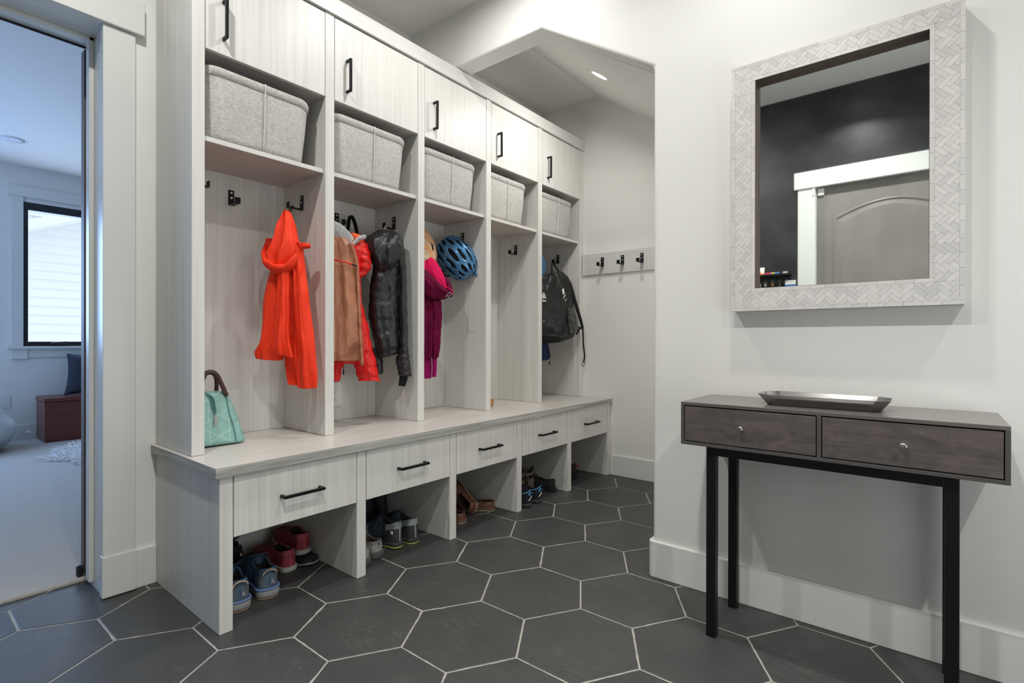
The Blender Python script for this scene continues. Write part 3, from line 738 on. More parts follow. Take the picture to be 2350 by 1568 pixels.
def ribbon(mb, pts, w, th, side, mi=0):
    """flat strap following pts; side = direction of its width"""
    side = Vector(side).normalized(); pts = [Vector(p) for p in pts]; rs = []
    for i, p in enumerate(pts):
        t = (pts[min(i+1, len(pts)-1)]-pts[max(i-1, 0)]).normalized(); s_ = (side-t*side.dot(t)).normalized(); n = t.cross(s_)
        ww = w[i] if isinstance(w, list) else w
        rs.append([p+s_*ww/2+n*th/2, p-s_*ww/2+n*th/2, p-s_*ww/2-n*th/2, p+s_*ww/2-n*th/2])
    return mb.rings(rs, mi)

# --- orange jacket, hung by its hood
A, B = (1.060, 2.300), (1.183, 2.03)
a0 = at_plane(659, 483, A, B)
J = thing('hooded_jacket', 'bright orange hooded jacket hanging on the side hook of the leftmost bay', 'jacket', tuple(a0))
loft('body', [(622, 596, 690, 590, .06, .012), (612, 640, 686, 636, .075, .01), (604, 690, 680, 690, .08, .008), (602, 745, 676, 745, .082, .005), (598, 785, 668, 782, .085, 0), (588, 806, 655, 806, .09, 0), (594, 823, 645, 828, .085, 0)], A, B, M['orange'], J, fold=.007, fk=2.2, ph=1, wob=.005, seed=1)
loft('sleeve', [(676, 566, 694, 566, .035, -.01), (680, 610, 702, 606, .04, -.012), (682, 680, 711, 676, .046, -.012), (684, 750, 719, 748, .05, -.012), (687, 815, 726, 812, .052, -.01), (684, 858, 729, 855, .052, -.008), (686, 890, 728, 892, .046, -.006)], A, B, M['orange'], J, fold=.006, fk=1.6, ph=2, wob=.006, seed=2)
loft('sleeve', [(652, 760, 682, 760, .04, .016), (650, 812, 684, 812, .044, .014), (652, 845, 682, 846, .042, .012), (656, 872, 680, 874, .038, .01), (660, 882, 679, 885, .034, .008)], A, B, M['orange'], J, fold=.004, fk=1.4, wob=.005, seed=3)
loft('front_panel', [(656, 612, 676, 612, .03, -.036), (652, 660, 678, 656, .032, -.042), (652, 720, 680, 716, .03, -.046), (648, 765, 682, 764, .03, -.05), (642, 795, 686, 800, .034, -.052), (638, 806, 690, 822, .03, -.05)], A, B, M['orange'], J, fold=.005, fk=1.8, ph=3, wob=.006, seed=4)
hd = loft('hood', [(655, 481, 662, 482, .012, 0), (649, 492, 668, 490, .030, 0), (641, 515, 675, 510, .05, -.004), (633, 545, 682, 540, .068, -.010), (625, 570, 689, 562, .080, -.014), (618, 592, 688, 584, .082, -.02), (628, 612, 676, 606, .07, -.022), (642, 622, 664, 618, .05, -.018)], A, B, M['orange'], J, fold=.011, fk=2.4, ph=.5, wob=.007, wf=14, hollow=False, seed=5)
mb = MB()                                                   # rolled brim of the hood, a sagging loop
pts = spline([at_plane(613, 552, A, B)+Vector((0, .0, 0)), at_plane(608, 584, A, B)+Vector((-.02, -.03, 0)), at_plane(618, 604, A, B)+Vector((-.035, -.05, 0)), at_plane(640, 616, A, B)+Vector((-.04, -.055, 0)),
              at_plane(662, 612, A, B)+Vector((-.03, -.045, 0)), at_plane(680, 594, A, B)+Vector((-.02, -.03, 0)), at_plane(688, 572, A, B)+Vector((0, -.01, 0)), at_plane(690, 556, A, B)], 30)
pts = [p-Vector((0, 0, .012*math.sin(PI*i/29))) for i, p in enumerate(pts)]
mb.tube(pts, [.005+.020*math.sin(PI*i/29)**.7+.004*noise.noise(Vector((i*.45, 0, 0))) for i in range(30)], 16, flat=.62)
for i, v_ in enumerate(mb.v):
    w_ = noise.noise_vector(Vector(v_)*34)*.006; mb.v[i] = tuple(Vector(v_)+w_)
mb.build('brim', M['orange'], J, smooth=True, sub=1)
# collar flaps sticking out each side
loft('collar_flap', [(686, 556, 698, 562, .03, -.01), (690, 562, 713, 560, .045, -.012), (694, 572, 715, 568, .045, -.012)], A, B, M['orange'], J, N=16, wob=.004)
loft('collar_flap', [(610, 548, 624, 546, .02, .0), (611, 560, 624, 562, .03, 0), (612, 574, 626, 580, .03, 0)], A, B, M['orange'], J, N=14, wob=.004)
hk = Vector((sx(1)-TS/2, 2.241, HZ-.031))
mb = MB(); ribbon(mb, spline([a0+Vector((0, 0, -.01)), hk+Vector((-.052, -.004, .006)), hk+Vector((-.045, 0, .010)), hk+Vector((-.042, .006, .004)), a0+Vector((.012, .01, -.02))], 14), .007, .0015, (0, 1, 0)); mb.build('hanging_loop', M['strap'], J)
mb = MB(); c0 = at_plane(658, 808, A, B)+Vector((-.03, -.055, 0)); mb.tube([c0, c0+Vector((.006, 0, -.007)), c0+Vector((.010, 0, -.012)), c0+Vector((.004, 0, -.018))], .0015, 6); mb.build('drawcord', M['fleece'], J)

# --- red puffer jacket with tan front
A, B = (1.33, 2.235), (1.575, 2.12)
J = thing('puffer_jacket', 'red down jacket with tan front and pale grey collar in the second bay', 'jacket', (1.49, 2.2, 1.57))
loft('body', [(760, 540, 836, 548, .09, .03), (752, 570, 846, 580, .13, .03), (748, 615, 832, 622, .14, .03), (748, 665, 824, 668, .15, .03), (748, 720, 828, 718, .15, .03), (750, 775, 836, 772, .15, .03), (752, 815, 840, 812, .14, .03), (754, 836, 838, 834, .12, .03)], A, B, M['redpuff'], J, puff=.006, pn=9, wob=.006, wf=14, seed=6)
loft('sleeve', [(812, 556, 842, 556, .05, .02), (818, 580, 851, 586, .065, .01), (820, 608, 852, 614, .07, .01), (816, 640, 834, 636, .06, .02)], A, B, M['redpuff'], J, puff=.007, pn=5, N=30, wob=.005, wf=16, seed=7)
loft('sleeve', [(800, 690, 826, 684, .07, .02), (802, 740, 842, 735, .08, .01), (806, 790, 848, 778, .085, 0), (812, 830, 860, 820, .085, 0), (820, 858, 866, 850, .08, 0), (825, 874, 872, 873, .07, 0)], A, B, M['redpuff'], J, puff=.007, pn=5.5, wob=.006, wf=14, seed=8)
loft('hem', [(750, 826, 796, 826, .08, .02), (752, 850, 786, 850, .07, .02), (754, 876, 782, 876, .06, .02)], A, B, M['redpuff'], J, N=20, puff=.005, pn=2, wob=.005, seed=9)
loft('front_panel', [(745, 545, 790, 552, .04, -.066), (740, 575, 806, 580, .06, -.068), (738, 615, 817, 618, .066, -.07), (738, 670, 822, 670, .07, -.072), (738, 730, 826, 726, .07, -.072), (738, 790, 830, 784, .066, -.07), (740, 828, 829, 828, .05, -.064)], A, B, M['tan'], J, fold=.008, fk=1.9, ph=2, wob=.010, wf=11, seed=10)
pts = [at_plane(u, v, A, B)+Vector((-.052, -.082, 0)) for u, v in ((803, 566), (815, 600), (819, 640), (822, 700), (824, 750), (827, 800), (829, 836))]
mb = MB(); mb.tube(spline(pts, 40), [.008+.0014*math.sin(i*2.1) for i in range(40)], 10); mb.build('placket', M['tan'], J, smooth=True)
mb = MB(); mb.tube(spline([p+Vector((.010, -.002, 0)) for p in pts], 30), .003, 8); mb.build('front_zipper', M['redpuff'], J, smooth=True)
p1 = at_plane(756, 604, A, B)+Vector((-.065, -.108, 0)); p2 = at_plane(812, 617, A, B)+Vector((-.055, -.098, 0)); mb = MB(); mb.tube([p1, (p1+p2)/2+Vector((-.002, -.006, .003)), p2], .0035, 8); mb.build('pocket_zipper', M['redpuff'], J, smooth=True)
mb = MB(); mb.tube([p2+Vector((-.018, .0, .003)), p2+Vector((.004, 0, -.001))], .004, 8); mb.build('zipper_pull', M['rubber'], J)
mb = MB()
pts = [at_plane(u, v, A, B)+Vector((-.03, -.05, 0)) for u, v in ((752, 522), (772, 532), (790, 552), (803, 567), (812, 562), (824, 552), (838, 548))]
ribbon(mb, spline(pts, 26), [.055+.020*math.sin(PI*min(1, i/16)) if i < 15 else .022 for i in range(26)], .012, (.3, -.35, .9))
mb.build('collar', M['fleece'], J, smooth=True, sub=2)
loft('collar_lining', [(790, 540, 812, 536, .03, -.02), (796, 548, 836, 548, .035, -.02), (802, 566, 822, 560, .03, -.02)], A, B, M['orange2'], J, N=14, wob=.003)
mb = MB(); c0 = at_plane(787, 838, A, B)+Vector((-.01, -.02, 0)); mb.tube([c0, c0-Vector((0, 0, .02))], .0012, 6); mb.tube([c0-Vector((0, 0, .02)), c0-Vector((0, 0, .045))], .0035, 8); mb.build('hem_toggle', M['rubber'], J)
t = thing('black_strap_bag', 'black strap bundle hanging on the back hook behind the tan jacket collar', 'bag', (1.545, 2.33, 1.5))
mb = MB(); ribbon(mb, spline([(1.545, 2.345, 1.54), (1.545, 2.335, 1.59), (1.556, 2.335, 1.615), (1.572, 2.335, 1.60), (1.588, 2.33, 1.54), (1.60, 2.33, 1.42)], 24), .026, .012, (.3, -1, 0)); mb.build('strap', M['strap'], t, smooth=True, sub=1)
mb = MB(); rr = []
for i in range(9):
    z = 1.50-.05*i; w = .055*math.sin(PI*(i+.6)/9.4)**.5; rr.append([(1.56+w*math.cos(a), 2.335+.030*math.sin(a), z) for a in [2*PI*j/20 for j in range(20)]])
mb.rings(rr); mb.build('pouch', M['strap'], t, smooth=True, sub=1)

# --- black puffer, hung by its collar loop
A, B = (1.535, 2.215), (1.735, 2.09)
J = thing('puffer_jacket', 'black hooded puffer jacket hanging on the side hook of the second bay', 'jacket', (1.69, 2.16, 1.58))
loft('body', [(872, 545, 918, 545, .08, 0), (858, 590, 920, 592, .10, 0), (856, 622, 916, 628, .11, 0), (850, 660, 914, 664, .115, 0), (846, 700, 914, 702, .115, 0), (848, 745, 916, 744, .115, 0), (860, 790, 916, 786, .11, 0), (868, 824, 915, 812, .09, 0)], A, B, M['blackpuff'], J, puff=.007, pn=13, fold=.004, fk=1.5, wob=.006, wf=12, seed=12)
loft('sleeve', [(900, 548, 922, 548, .05, -.01), (908, 580, 929, 582, .06, -.012), (914, 640, 931, 640, .06, -.014), (915, 700, 933, 700, .062, -.014), (915, 755, 934, 752, .062, -.014), (914, 800, 935, 794, .062, -.014), (908, 824, 938, 820, .062, -.012), (912, 845, 942, 842, .06, -.012), (914, 862, 942, 864, .056, -.012)], A, B, M['blackpuff'], J, puff=.006, pn=13, wob=.005, wf=14, N=56, seed=14)
loft('cuff', [(916, 862, 936, 864, .04, -.012), (914, 885, 929, 887, .036, -.012)], A, B, M['blackknit'], J, N=12, wob=.002)
loft('sleeve', [(848, 800, 872, 795, .05, .03), (856, 830, 880, 828, .05, .03), (862, 860, 879, 858, .045, .03)], A, B, M['blackpuff'], J, N=24, puff=.004, pn=3, wob=.004, seed=15)
loft('hood', [(872, 527, 902, 528, .03, 0), (850, 540, 924, 546, .08, -.01), (836, 552, 925, 562, .12, -.018), (838, 575, 921, 582, .14, -.024), (850, 600, 912, 604, .13, -.026), (862, 620, 898, 622, .09, -.022), (872, 629, 886, 630, .05, -.018)], A, B, M['blackpuff'], J, fold=.007, fk=2.2, ph=1, wob=.007, wf=16, hollow=False, seed=16)
loft('shoulder', [(828, 552, 850, 546, .04, .0), (830, 565, 866, 566, .06, 0), (842, 590, 872, 596, .07, 0)], A, B, M['blackpuff'], J, N=20, wob=.005, seed=17)
loft('collar', [(862, 530, 900, 526, .03, .03), (856, 545, 905, 542, .05, .03), (858, 560, 905, 560, .05, .03)], A, B, M['blackknit'], J, N=16, wob=.003)
mb = MB(); mb.tube(spline([at_plane(880, 532, A, B), (1.700, 2.236, 1.574), (1.702, 2.240, 1.577), (1.704, 2.246, 1.574), at_plane(894, 534, A, B)+Vector((0, .02, 0))], 16), .0045, 8); mb.build('hanging_loop', M['fleece'], J, smooth=True)

# --- maroon jacket with pink lining
A, B = (1.90, 2.31), (2.10, 2.155)
J = thing('hooded_coat', 'maroon hooded coat with pink lining on the back hook of the middle bay', 'coat', (2.0, 2.24, 1.55))
loft('body', [(950, 660, 1002, 664, .08, 0), (944, 700, 1013, 700, .10, 0), (942, 745, 1012, 745, .11, 0), (942, 790, 1010, 788, .11, 0), (944, 822, 1004, 820, .10, 0)], A, B, M['maroon'], J, fold=.007, fk=2.1, ph=.6, wob=.005, wf=14, seed=18)
loft('sleeve', [(986, 690, 1012, 690, .05, -.035), (988, 745, 1013, 745, .055, -.035), (990, 790, 1009, 788, .05, -.035), (990, 824, 1004, 820, .045, -.035)], A, B, M['maroon'], J, fold=.004, fk=1.4, puff=.003, pn=7, wob=.004, seed=19)
loft('cuff', [(966, 818, 990, 818, .05, 0), (968, 845, 991, 845, .045, 0), (968, 869, 990, 868, .045, 0)], A, B, M['magenta'], J, N=16, fold=.002, fk=8, drift=0, wob=.002)
loft('cuff', [(990, 822, 1002, 820, .035, -.03), (991, 845, 1001, 845, .032, -.03), (990, 865, 1000, 864, .03, -.03)], A, B, M['magenta'], J, N=14, fold=.002, fk=5, drift=0, wob=.002)
loft('lining', [(955, 585, 992, 590, .04, -.02), (950, 605, 1006, 612, .05, -.03), (955, 630, 1020, 640, .05, -.036), (975, 650, 1024, 662, .04, -.034), (1000, 662, 1022, 668, .03, -.03)], A, B, M['pink'], J, fold=.005, fk=1.6, ph=1.4, wob=.004, hollow=False, seed=20)
loft('hood', [(950, 616, 978, 622, .05, -.065), (948, 632, 1000, 648, .07, -.07), (950, 650, 1024, 668, .075, -.068), (955, 672, 1036, 676, .07, -.06), (972, 684, 1028, 684, .06, -.055), (990, 690, 1014, 690, .04, -.05)], A, B, M['maroon'], J, fold=.004, fk=1.6, wob=.005, wf=12, hollow=False, seed=21)
loft('hood_edge', [(1014, 640, 1024, 634, .02, -.01), (1018, 655, 1034, 650, .03, -.02), (1026, 672, 1038, 672, .03, -.03), (1030, 684, 1038, 682, .02, -.03)], A, B, M['maroon'], J, N=18, wob=.003, hollow=False)
pts = [at_plane(u, v, A, B)+Vector((-.062, -.088, 0)) for u, v in ((960, 614), (980, 624), (1000, 643), (1018, 662), (1034, 674))]
mb = MB(); mb.tube(spline(pts, 24), .0028, 8); mb.build('piping', M['pink'], J, smooth=True)
mb = MB(); pts = [at_plane(u, v, A, B)+Vector((-.066, -.09, 0)) for u, v in ((1017, 685), (1022, 679), (1028, 676), (1031, 679), (1026, 683), (1021, 684))]; mb.tube(spline(pts, 20), .0014, 6); mb.build('hood_emblem', M['fleece'], J)

# ------------------------------------------------------------------ helmets
def helmet(name, label, C, n_dir, l_dir, a, b, h, vents, mats, parent_extra=None, ns=96, nt=96, depth=.016, stripes=False):
    n = Vector(n_dir).normalized(); l = Vector(l_dir); l = (l-n*l.dot(n)).normalized(); w = n.cross(l)
    T = thing(name, label, 'helmet', C); C = Vector(C)
    def P(s, t, rr=1.0, sh=0):
        # s along length -1..1, t across -1..1 on a dome
        th = s*PI/2*1.08; ph = t*PI/2*1.02
        x = math.sin(th)*a; cz = math.cos(th)
        y = math.sin(ph)*b*(max(cz, 0)**.55); z = math.cos(ph)*h*(max(cz, 0)**.55) - (.02 if cz < 0 else 0)*0
        if th > PI/2 or th < -PI/2: z -= .012
        v = Vector((x, y, z)); return v*rr
    vs = []; fs = []; mi = []; vent = []
    for i in range(ns+1):
        s = -1+2*i/ns
        for j in range(nt+1):
            t = -1+2*j/nt; m = 0
            for (s0, t0, ls, lt, rot) in vents:
                ds, dt = s-s0, t-t0; c_, s_ = math.cos(rot), math.sin(rot)
                d_ = abs((ds*c_+dt*s_)/ls)**2.2+abs((-ds*s_+dt*c_)/lt)**2.0
                m = max(m, 1-d_)
            vent.append(m); k_ = min(1, max(0, m*3.2))
            p = P(s, t, 1-depth/h*k_*1.0)
            vs.append(C+l*p.x+w*p.y+n*p.z)
    for i in range(ns):
        for j in range(nt):
            q_ = [i*(nt+1)+j, i*(nt+1)+j+1, (i+1)*(nt+1)+j+1, (i+1)*(nt+1)+j]
            fs.append(q_); mi.append(1 if sum(vent[x] for x in q_)/4 > .12 else 0)
    mb = MB(); mb.v = [tuple(v) for v in vs]; mb.f = [tuple(f) for f in fs]; mb.mi = mi
    mb.build('shell', mats[:2], T, smooth=True)
    mb = MB(); vs = []                                        # inner foam liner closing the dome
    for i in range(25):
        for j in range(25):
            p = P(-.96+1.92*i/24, -.97+1.94*j/24, .84); vs.append(C+l*p.x+w*p.y+n*p.z)
    mb.add(vs, [(i*25+j, i*25+j+1, (i+1)*25+j+1, (i+1)*25+j) for i in range(24) for j in range(24)])
    mb.build('foam_liner', mats[1], T, smooth=True)
    return T, (lambda x, y, z: C+l*x+w*y+n*z), (n, l, w)
M['hblue'] = plain('metallic_blue_shell', (66, 126, 172), .26, .3)
M['hblue'].node_tree.nodes['Principled BSDF'].inputs['Coat Weight'].default_value = .5
M['hfoam'] = plain('black_helmet_foam', (14, 14, 15), .9)
V = []
for t0, rows in ((0.0, ((-.62, .16, .07), (-.05, .2, .075), (.48, .15, .07))), (.27, ((-.50, .2, .06), (.08, .17, .06), (.55, .14, .055))), (-.27, ((-.50, .2, .06), (.08, .17, .06), (.55, .14, .055))),
                 (.52, ((-.32, .22, .055), (.22, .2, .05), (.62, .1, .05))), (-.52, ((-.32, .22, .055), (.22, .2, .05), (.62, .1, .05))), (.76, ((-.15, .26, .05), (.45, .14, .045))), (-.76, ((-.15, .26, .05), (.45, .14, .045)))):
    for s0, ls, lt in rows: V.append((s0, t0, ls*1.28, lt*1.15, -.18*t0))
towards = (rgt*-.05-fwd*.93-up*.02).normalized(); ldir = rgt*.62-up*.78
T, Q, (hn, hl, hw) = helmet('bicycle_helmet', 'metallic blue vented bicycle helmet hanging in the middle bay', (2.215, 2.225, 1.468), towards, ldir, .136, .104, .088, V, [M['hblue'], M['hfoam']])
mb = MB(); mb.tube([Q(.132*math.cos(a), .102*math.sin(a), -.004) for a in [2*PI*i/48 for i in range(48)]], .0075, 10, closed=True); mb.build('rim', M['hblue'], T, smooth=True)
mb = MB(); mb.tube([Q(.016*math.cos(a)*1.1-.0+.03, .006*math.sin(a)-.032, .085) for a in [2*PI*i/24 for i in range(24)]], .0012, 6, closed=True); mb.tube([Q(.022, -.032, .0865), Q(.036, -.03, .0865)], .0012, 6); mb.build('badge', M['hfoam'], T)
HC = Vector((2.215, 2.225, 1.468)); Pq = lambda a, b, c=0: HC+rgt*a+up*b+fwd*c
mb = MB(); ribbon(mb, spline([Pq(.078, -.03, .0), Pq(.094, -.05, -.004), Pq(.108, -.078, -.004), Pq(.122, -.102, -.004)], 14), .016, .003, rgt)
mb.tube([Pq(.108, -.078, -.006), Pq(.126, -.110, -.006)], .010, 8); mb.build('chin_strap_buckle', M['hblue'], T, smooth=True)
mb = MB(); mb.tube(spline([Pq(-.085, -.07, 0), Pq(-.078, -.098, 0), Pq(-.055, -.108, 0), Pq(-.03, -.10, 0)], 14), .006, 8); mb.build('chin_strap', M['hfoam'], T, smooth=True)
# small striped helmet
q = NT('orange_striped_shell'); w_ = q.n('ShaderNodeTexWave', wave_type='BANDS', bands_direction='DIAGONAL'); w_.inputs['Scale'].default_value = 14; w_.inputs['Distortion'].default_value = 1.2
q.l(q.coord((1, 1, .5)), w_.inputs['Vector'])
c_ = q.ramp(w_.outputs['Fac'], [(.2, s2l((214, 182, 140))), (.45, s2l((206, 196, 176))), (.75, s2l((230, 120, 90))), (1, s2l((216, 170, 110)))])
sep = q.n('ShaderNodeSeparateXYZ'); q.l(q.coord(), sep.inputs[0])
M['hstripe'] = q.set(c_, .22, 0, .5, Coat_Weight=.6)
T, Q, _ = helmet('bicycle_helmet', 'small orange striped helmet peeking out in the middle bay above the maroon coat', (1.985, 2.285, 1.498), (-.35, -.9, .2), (.2, 0, -1), .115, .088, .085, [(.1, .3, .16, .05, 0), (.1, -.3, .16, .05, 0), (-.35, 0, .14, .05, 0)], [M['hstripe'], M['hfoam']])
mb = MB(); mb.tube([Q(.112*math.cos(a), .086*math.sin(a), -.002) for a in [2*PI*i/40 for i in range(40)]], .007, 8, closed=True); mb.build('rim', M['magenta'], T, smooth=True)

# ------------------------------------------------------------------ backpack in the far right bay
A, B = (2.93, 2.215), (3.285, 2.045)
J = thing('backpack', 'black school backpack with white print hanging in the far right bay', 'backpack', (3.1, 2.1, 1.2))
O = -.0
loft('main_body', [(1242, 632, 1290, 622, 0.043, .01), (1224, 642, 1306, 640, 0.086, .01), (1218, 665, 1311, 672, 0.115, .01), (1214, 700, 1315, 710, 0.130, .01), (1212, 735, 1318, 742, 0.137, .01), (1212, 760, 1318, 764, 0.137, .01), (1214, 776, 1312, 775, 0.130, .01), (1218, 786, 1292, 784, 0.101, .01), (1224, 790, 1276, 787, 0.072, .01)], A, B, M['bag'], J, power=3, wob=.005, wf=14, hollow=False, seed=30)
loft('front_pocket', [(1236, 652, 1282, 654, 0.036, -0.046), (1222, 664, 1290, 672, 0.054, -0.053), (1216, 690, 1291, 700, 0.063, -0.056), (1214, 720, 1291, 728, 0.068, -0.056), (1214, 748, 1290, 752, 0.063, -0.055), (1218, 768, 1284, 766, 0.045, -0.050)], A, B, M['bag'], J, power=2.6, wob=.007, wf=16, hollow=False, fold=.003, fk=1.6, seed=31)
loft('base_panel', [(1216, 768, 1294, 766, 0.122, .005), (1214, 780, 1290, 778, 0.130, .005), (1218, 789, 1276, 787, 0.108, .005)], A, B, M['strap'], J, N=14, power=3, wob=.002, hollow=False)
loft('side_pocket', [(1292, 708, 1306, 706, .05, -.052), (1293, 735, 1312, 732, .06, -.054), (1298, 768, 1313, 760, .05, -.048)], A, B, M['mesh'], J, N=20, power=3, wob=.003, hollow=False)
def bp(u, v, dx=0, dy=0, dz=0): return at_plane(u, v, A, B)+Vector((dx, dy, dz))
mb = MB(); ribbon(mb, spline([bp(1262, 634, 0, -.02), bp(1265, 610, 0, -.005), (3.262, 2.232, 1.573), (3.268, 2.241, 1.577), (3.272, 2.250, 1.573), bp(1280, 616, .02, .02), bp(1284, 632, .02, 0)], 30), .013, .004, (.9, -.4, 0)); mb.build('grab_loop', M['strap'], J, smooth=True)
mb = MB(); ribbon(mb, spline([bp(1290, 630, 0, .0), bp(1303, 650, .0, -.01), bp(1313, 690, 0, -.02), bp(1323, 730, 0, -.03), bp(1332, 754, 0, -.02)], 24), [.05-.0012*i for i in range(24)], .014, (.9, -.4, 0)); mb.build('shoulder_strap', M['strap'], J, smooth=True, sub=1)
mb = MB(); ribbon(mb, spline([bp(1322, 768, 0, .0), bp(1330, 752, 0, -.01), bp(1334, 758, 0, -.012), bp(1336, 790, 0, -.01), bp(1338, 815, .004, -.01), bp(1337, 832, 0, -.01)], 30), .012, .003, (.9, -.4, 0))
mb.tube([bp(1335.5+2.4*math.cos(a), 835+6*math.sin(a), 0, -.01) for a in [2*PI*i/14 for i in range(14)]], .0022, 6, closed=True); mb.build('adjuster_strap', M['strap'], J)
mb = MB(); mb.tube([bp(1325, 752, 0, -.02), bp(1333, 756, 0, -.02)], .008, 8); mb.build('buckle', M['rubber'], J)
# white stripes on the side and printed mark on the pocket, sitting on the fabric
nn = (A[1]-B[1], B[0]-A[0]); nv = Vector((-nn[0], -nn[1], 0)).normalized()
if nv.dot(Vector((1, .7, 0))) > 0: nv = -nv
xd = Vector((B[0]-A[0], B[1]-A[1], 0)).normalized()
def onbag(u, v, d): return at_plane(u, v, (A[0]+nv.x*d, A[1]+nv.y*d), (B[0]+nv.x*d, B[1]+nv.y*d))
mb = MB()
for (u0, v0, u1, v1, w0) in ((1292, 664, 1294, 674, 3.4), (1290.5, 691, 1297, 676, 3.4), (1287, 709, 1299, 686, 3.6)):
    q0, q1, q2_, q3 = (u0-w0/2, v0+1), (u0+w0/2, v0-2), (u1+w0/2, v1-1), (u1-w0/2, v1+3)
    mb.prism([onbag(a, b, .082) for a, b in (q0, q1, q2_, q3)], -nv*.03)
mb.build('side_stripes', M['white'], J)
mb = MB()
for k_, (u, hgt) in enumerate(((1243, 6), (1247, 9.5), (1251, 13))):
    mb.prism([onbag(a, b, .088) for a, b in ((u-1.2-hgt*.3, 685-hgt), (u+1.6-hgt*.3, 685-hgt-.8), (u+2.6, 685), (u-.4, 685))], -nv*.004)
mb.build('printed_mark', M['white'], J)
ft = onbag(1235, 692, .088)
text_mesh('printed_word', 'adidas', .026, M['white'], J, ft, xd, (0, 0, 1), .0012)
text_mesh('printed_number', '·3', .015, M['white'], J, onbag(1246, 738, .089), xd, (0, 0, 1), .001)
mb = MB(); mb.tube([onbag(u, v, .072) for u, v in ((1235, 656), (1250, 650), (1268, 654), (1280, 668), (1287, 690))], .0018, 6); mb.build('zipper', M['rubber'], J)
# navy bag below it and blue ball cap edge
A2, B2 = (2.98, 2.30), (3.2, 2.22)
J = thing('drawstring_bag', 'navy nylon bag hanging under the backpack', 'bag', (3.0, 2.28, .9))
loft('bag_body', [(1225, 700, 1240, 700, .03), (1218, 740, 1250, 740, .06), (1214, 780, 1254, 778, .07), (1214, 805, 1261, 806, .07), (1222, 826, 1263, 820, .05), (1236, 828, 1256, 826, .03)], A2, B2, M['navy'], J, wob=.004, hollow=False, N=30)
mb = MB(); c0 = at_plane(1261, 822, A2, B2); mb.tube([c0, c0-Vector((0, 0, .04))], .002, 6); mb.tube([c0-Vector((0, 0, .025)), c0-Vector((0, 0, .05))], .005, 6); mb.build('cord_end', M['rubber'], J)
T, Q, _ = helmet('bicycle_helmet', 'light blue helmet just showing at the left edge of the far right bay', (3.10, 2.30, 1.525), (-.5, -.85, .1), (0, 0, 1), .105, .092, .075, [(0, 0, .2, .06, 0)], [plain('sky_blue_shell', (90, 160, 210), .3), M['hfoam']], ns=40, nt=40)

# ------------------------------------------------------------------ mint lunch tote on the bench
q = NT('mint_quilted_nylon'); c0_ = q.coord()
def lines(rot, sc):
    w_ = q.n('ShaderNodeTexWave', wave_type='BANDS', bands_direction='X', wave_profile='TRI'); w_.inputs['Scale'].default_value = sc
    q.l(q.coord((1, 1, 1), rot=rot), w_.inputs['Vector']); return q.ramp(w_.outputs['Fac'], [(.95, (0, 0, 0)), (.99, (1, 1, 1))])
la = lines((0, 0, 0), 4.4); lb = lines((0, 1.05, 0), 4.4); lc = lines((0, -1.05, 0), 4.4)
f_ = q.mix(1, q.mix(1, la, lb, 'LIGHTEN'), lc, 'LIGHTEN')
n1 = q.noise(q.coord(), 22, 4, .6, .8); q.bump(n1, .55, .012)
M['mint'] = q.set(q.mix(q.mix(.45, (0, 0, 0, 1), f_), q.mix(n1, s2l((112, 158, 152)), s2l((150, 192, 184))), s2l((205, 226, 220))), .38, 0, .5)
M['mintdark'] = plain('teal_piping', (70, 120, 120), .5)
J = thing('lunch_tote', 'mint green patterned lunch tote with dark brown handles on the bench', 'tote bag', (.855, 2.225, HB))
rs = []
for i in range(15):
    f = i/14; z = HB+.001+.205*f
    x0, x1 = .772+.012*f, .957-.058*f**1.3; y0, y1 = 2.158+.026*f, 2.29-.055*f; r_ = .022
    ring = rrect(x0, x1, y0, y1, r_ if 0 < i else r_*.6, z, 5)
    if i == 0: ring = [Vector((p.x*.96+.04*.864, p.y*.96+.04*2.224, p.z)) for p in ring]
    rs.append([p+noise.noise_vector(Vector((p.x*16, p.y*16, z*12)))*(.006 if i else .001)*Vector((1, 1, .3 if 0 < i else 0)).x*1.0 if i else p for p in ring])
rs[0] = [Vector((p.x, p.y, HB+.001)) for p in rs[0]]
for p in rs[-1]: p.z -= .012*abs((p.x-.84)/.06)**2*.4
c_ = sum(rs[-1], Vector())/len(rs[-1]); rs.append([Vector((c_.x+(p.x-c_.x)*.86, c_.y+(p.y-c_.y)*.5, c_.z+.012)) for p in rs[-1]]); rs.append([Vector((c_.x+(p.x-c_.x)*.8, c_.y+(p.y-c_.y)*.12, c_.z+.010)) for p in rs[-1]])
MB().rings(rs).build('bag_body', M['mint'], J, smooth=True, sub=1)
def front(x, z): f = (z-HB)/.205; return Vector((x, 2.158+.026*f-.004, z))
mb = MB(); mb.tube(spline([front(.800, HB+.206)+Vector((0, .02, .006)), front(.812, HB+.205)+Vector((0, .008, 0)), front(.826, HB+.19), front(.832, HB+.160), front(.838, HB+.130)], 24), .003, 8)
mb.tube(spline([front(.808, HB+.208)+Vector((0, .02, .006)), front(.822, HB+.205)+Vector((0, .008, 0)), front(.835, HB+.19), front(.840, HB+.160), front(.842, HB+.130)], 24), .003, 8); mb.build('zipper', M['mintdark'], J, smooth=True)
p = front(.840, HB+.128)+Vector((0, -.006, 0)); mb = MB(); mb.box(p.x-.006, p.x+.006, p.y-.002, p.y+.002, p.z-.044, p.z-.008); mb.tube([p, p-Vector((0, 0, .012))], .003, 8); mb.build('zipper_pull', M['steel'], J, bev=.0018)
mb = MB(); mb.tube(spline([front(.885, HB+.195), front(.892, HB+.13)+Vector((0, -.001, 0)), front(.906, HB+.07), front(.914, HB+.012)], 16), .0018, 6)
mb.tube(spline([front(.790, HB+.18), front(.789, HB+.1), front(.787, HB+.01)], 12), .0018, 6); mb.build('piping', M['mintdark'], J)
zt = HB+.200
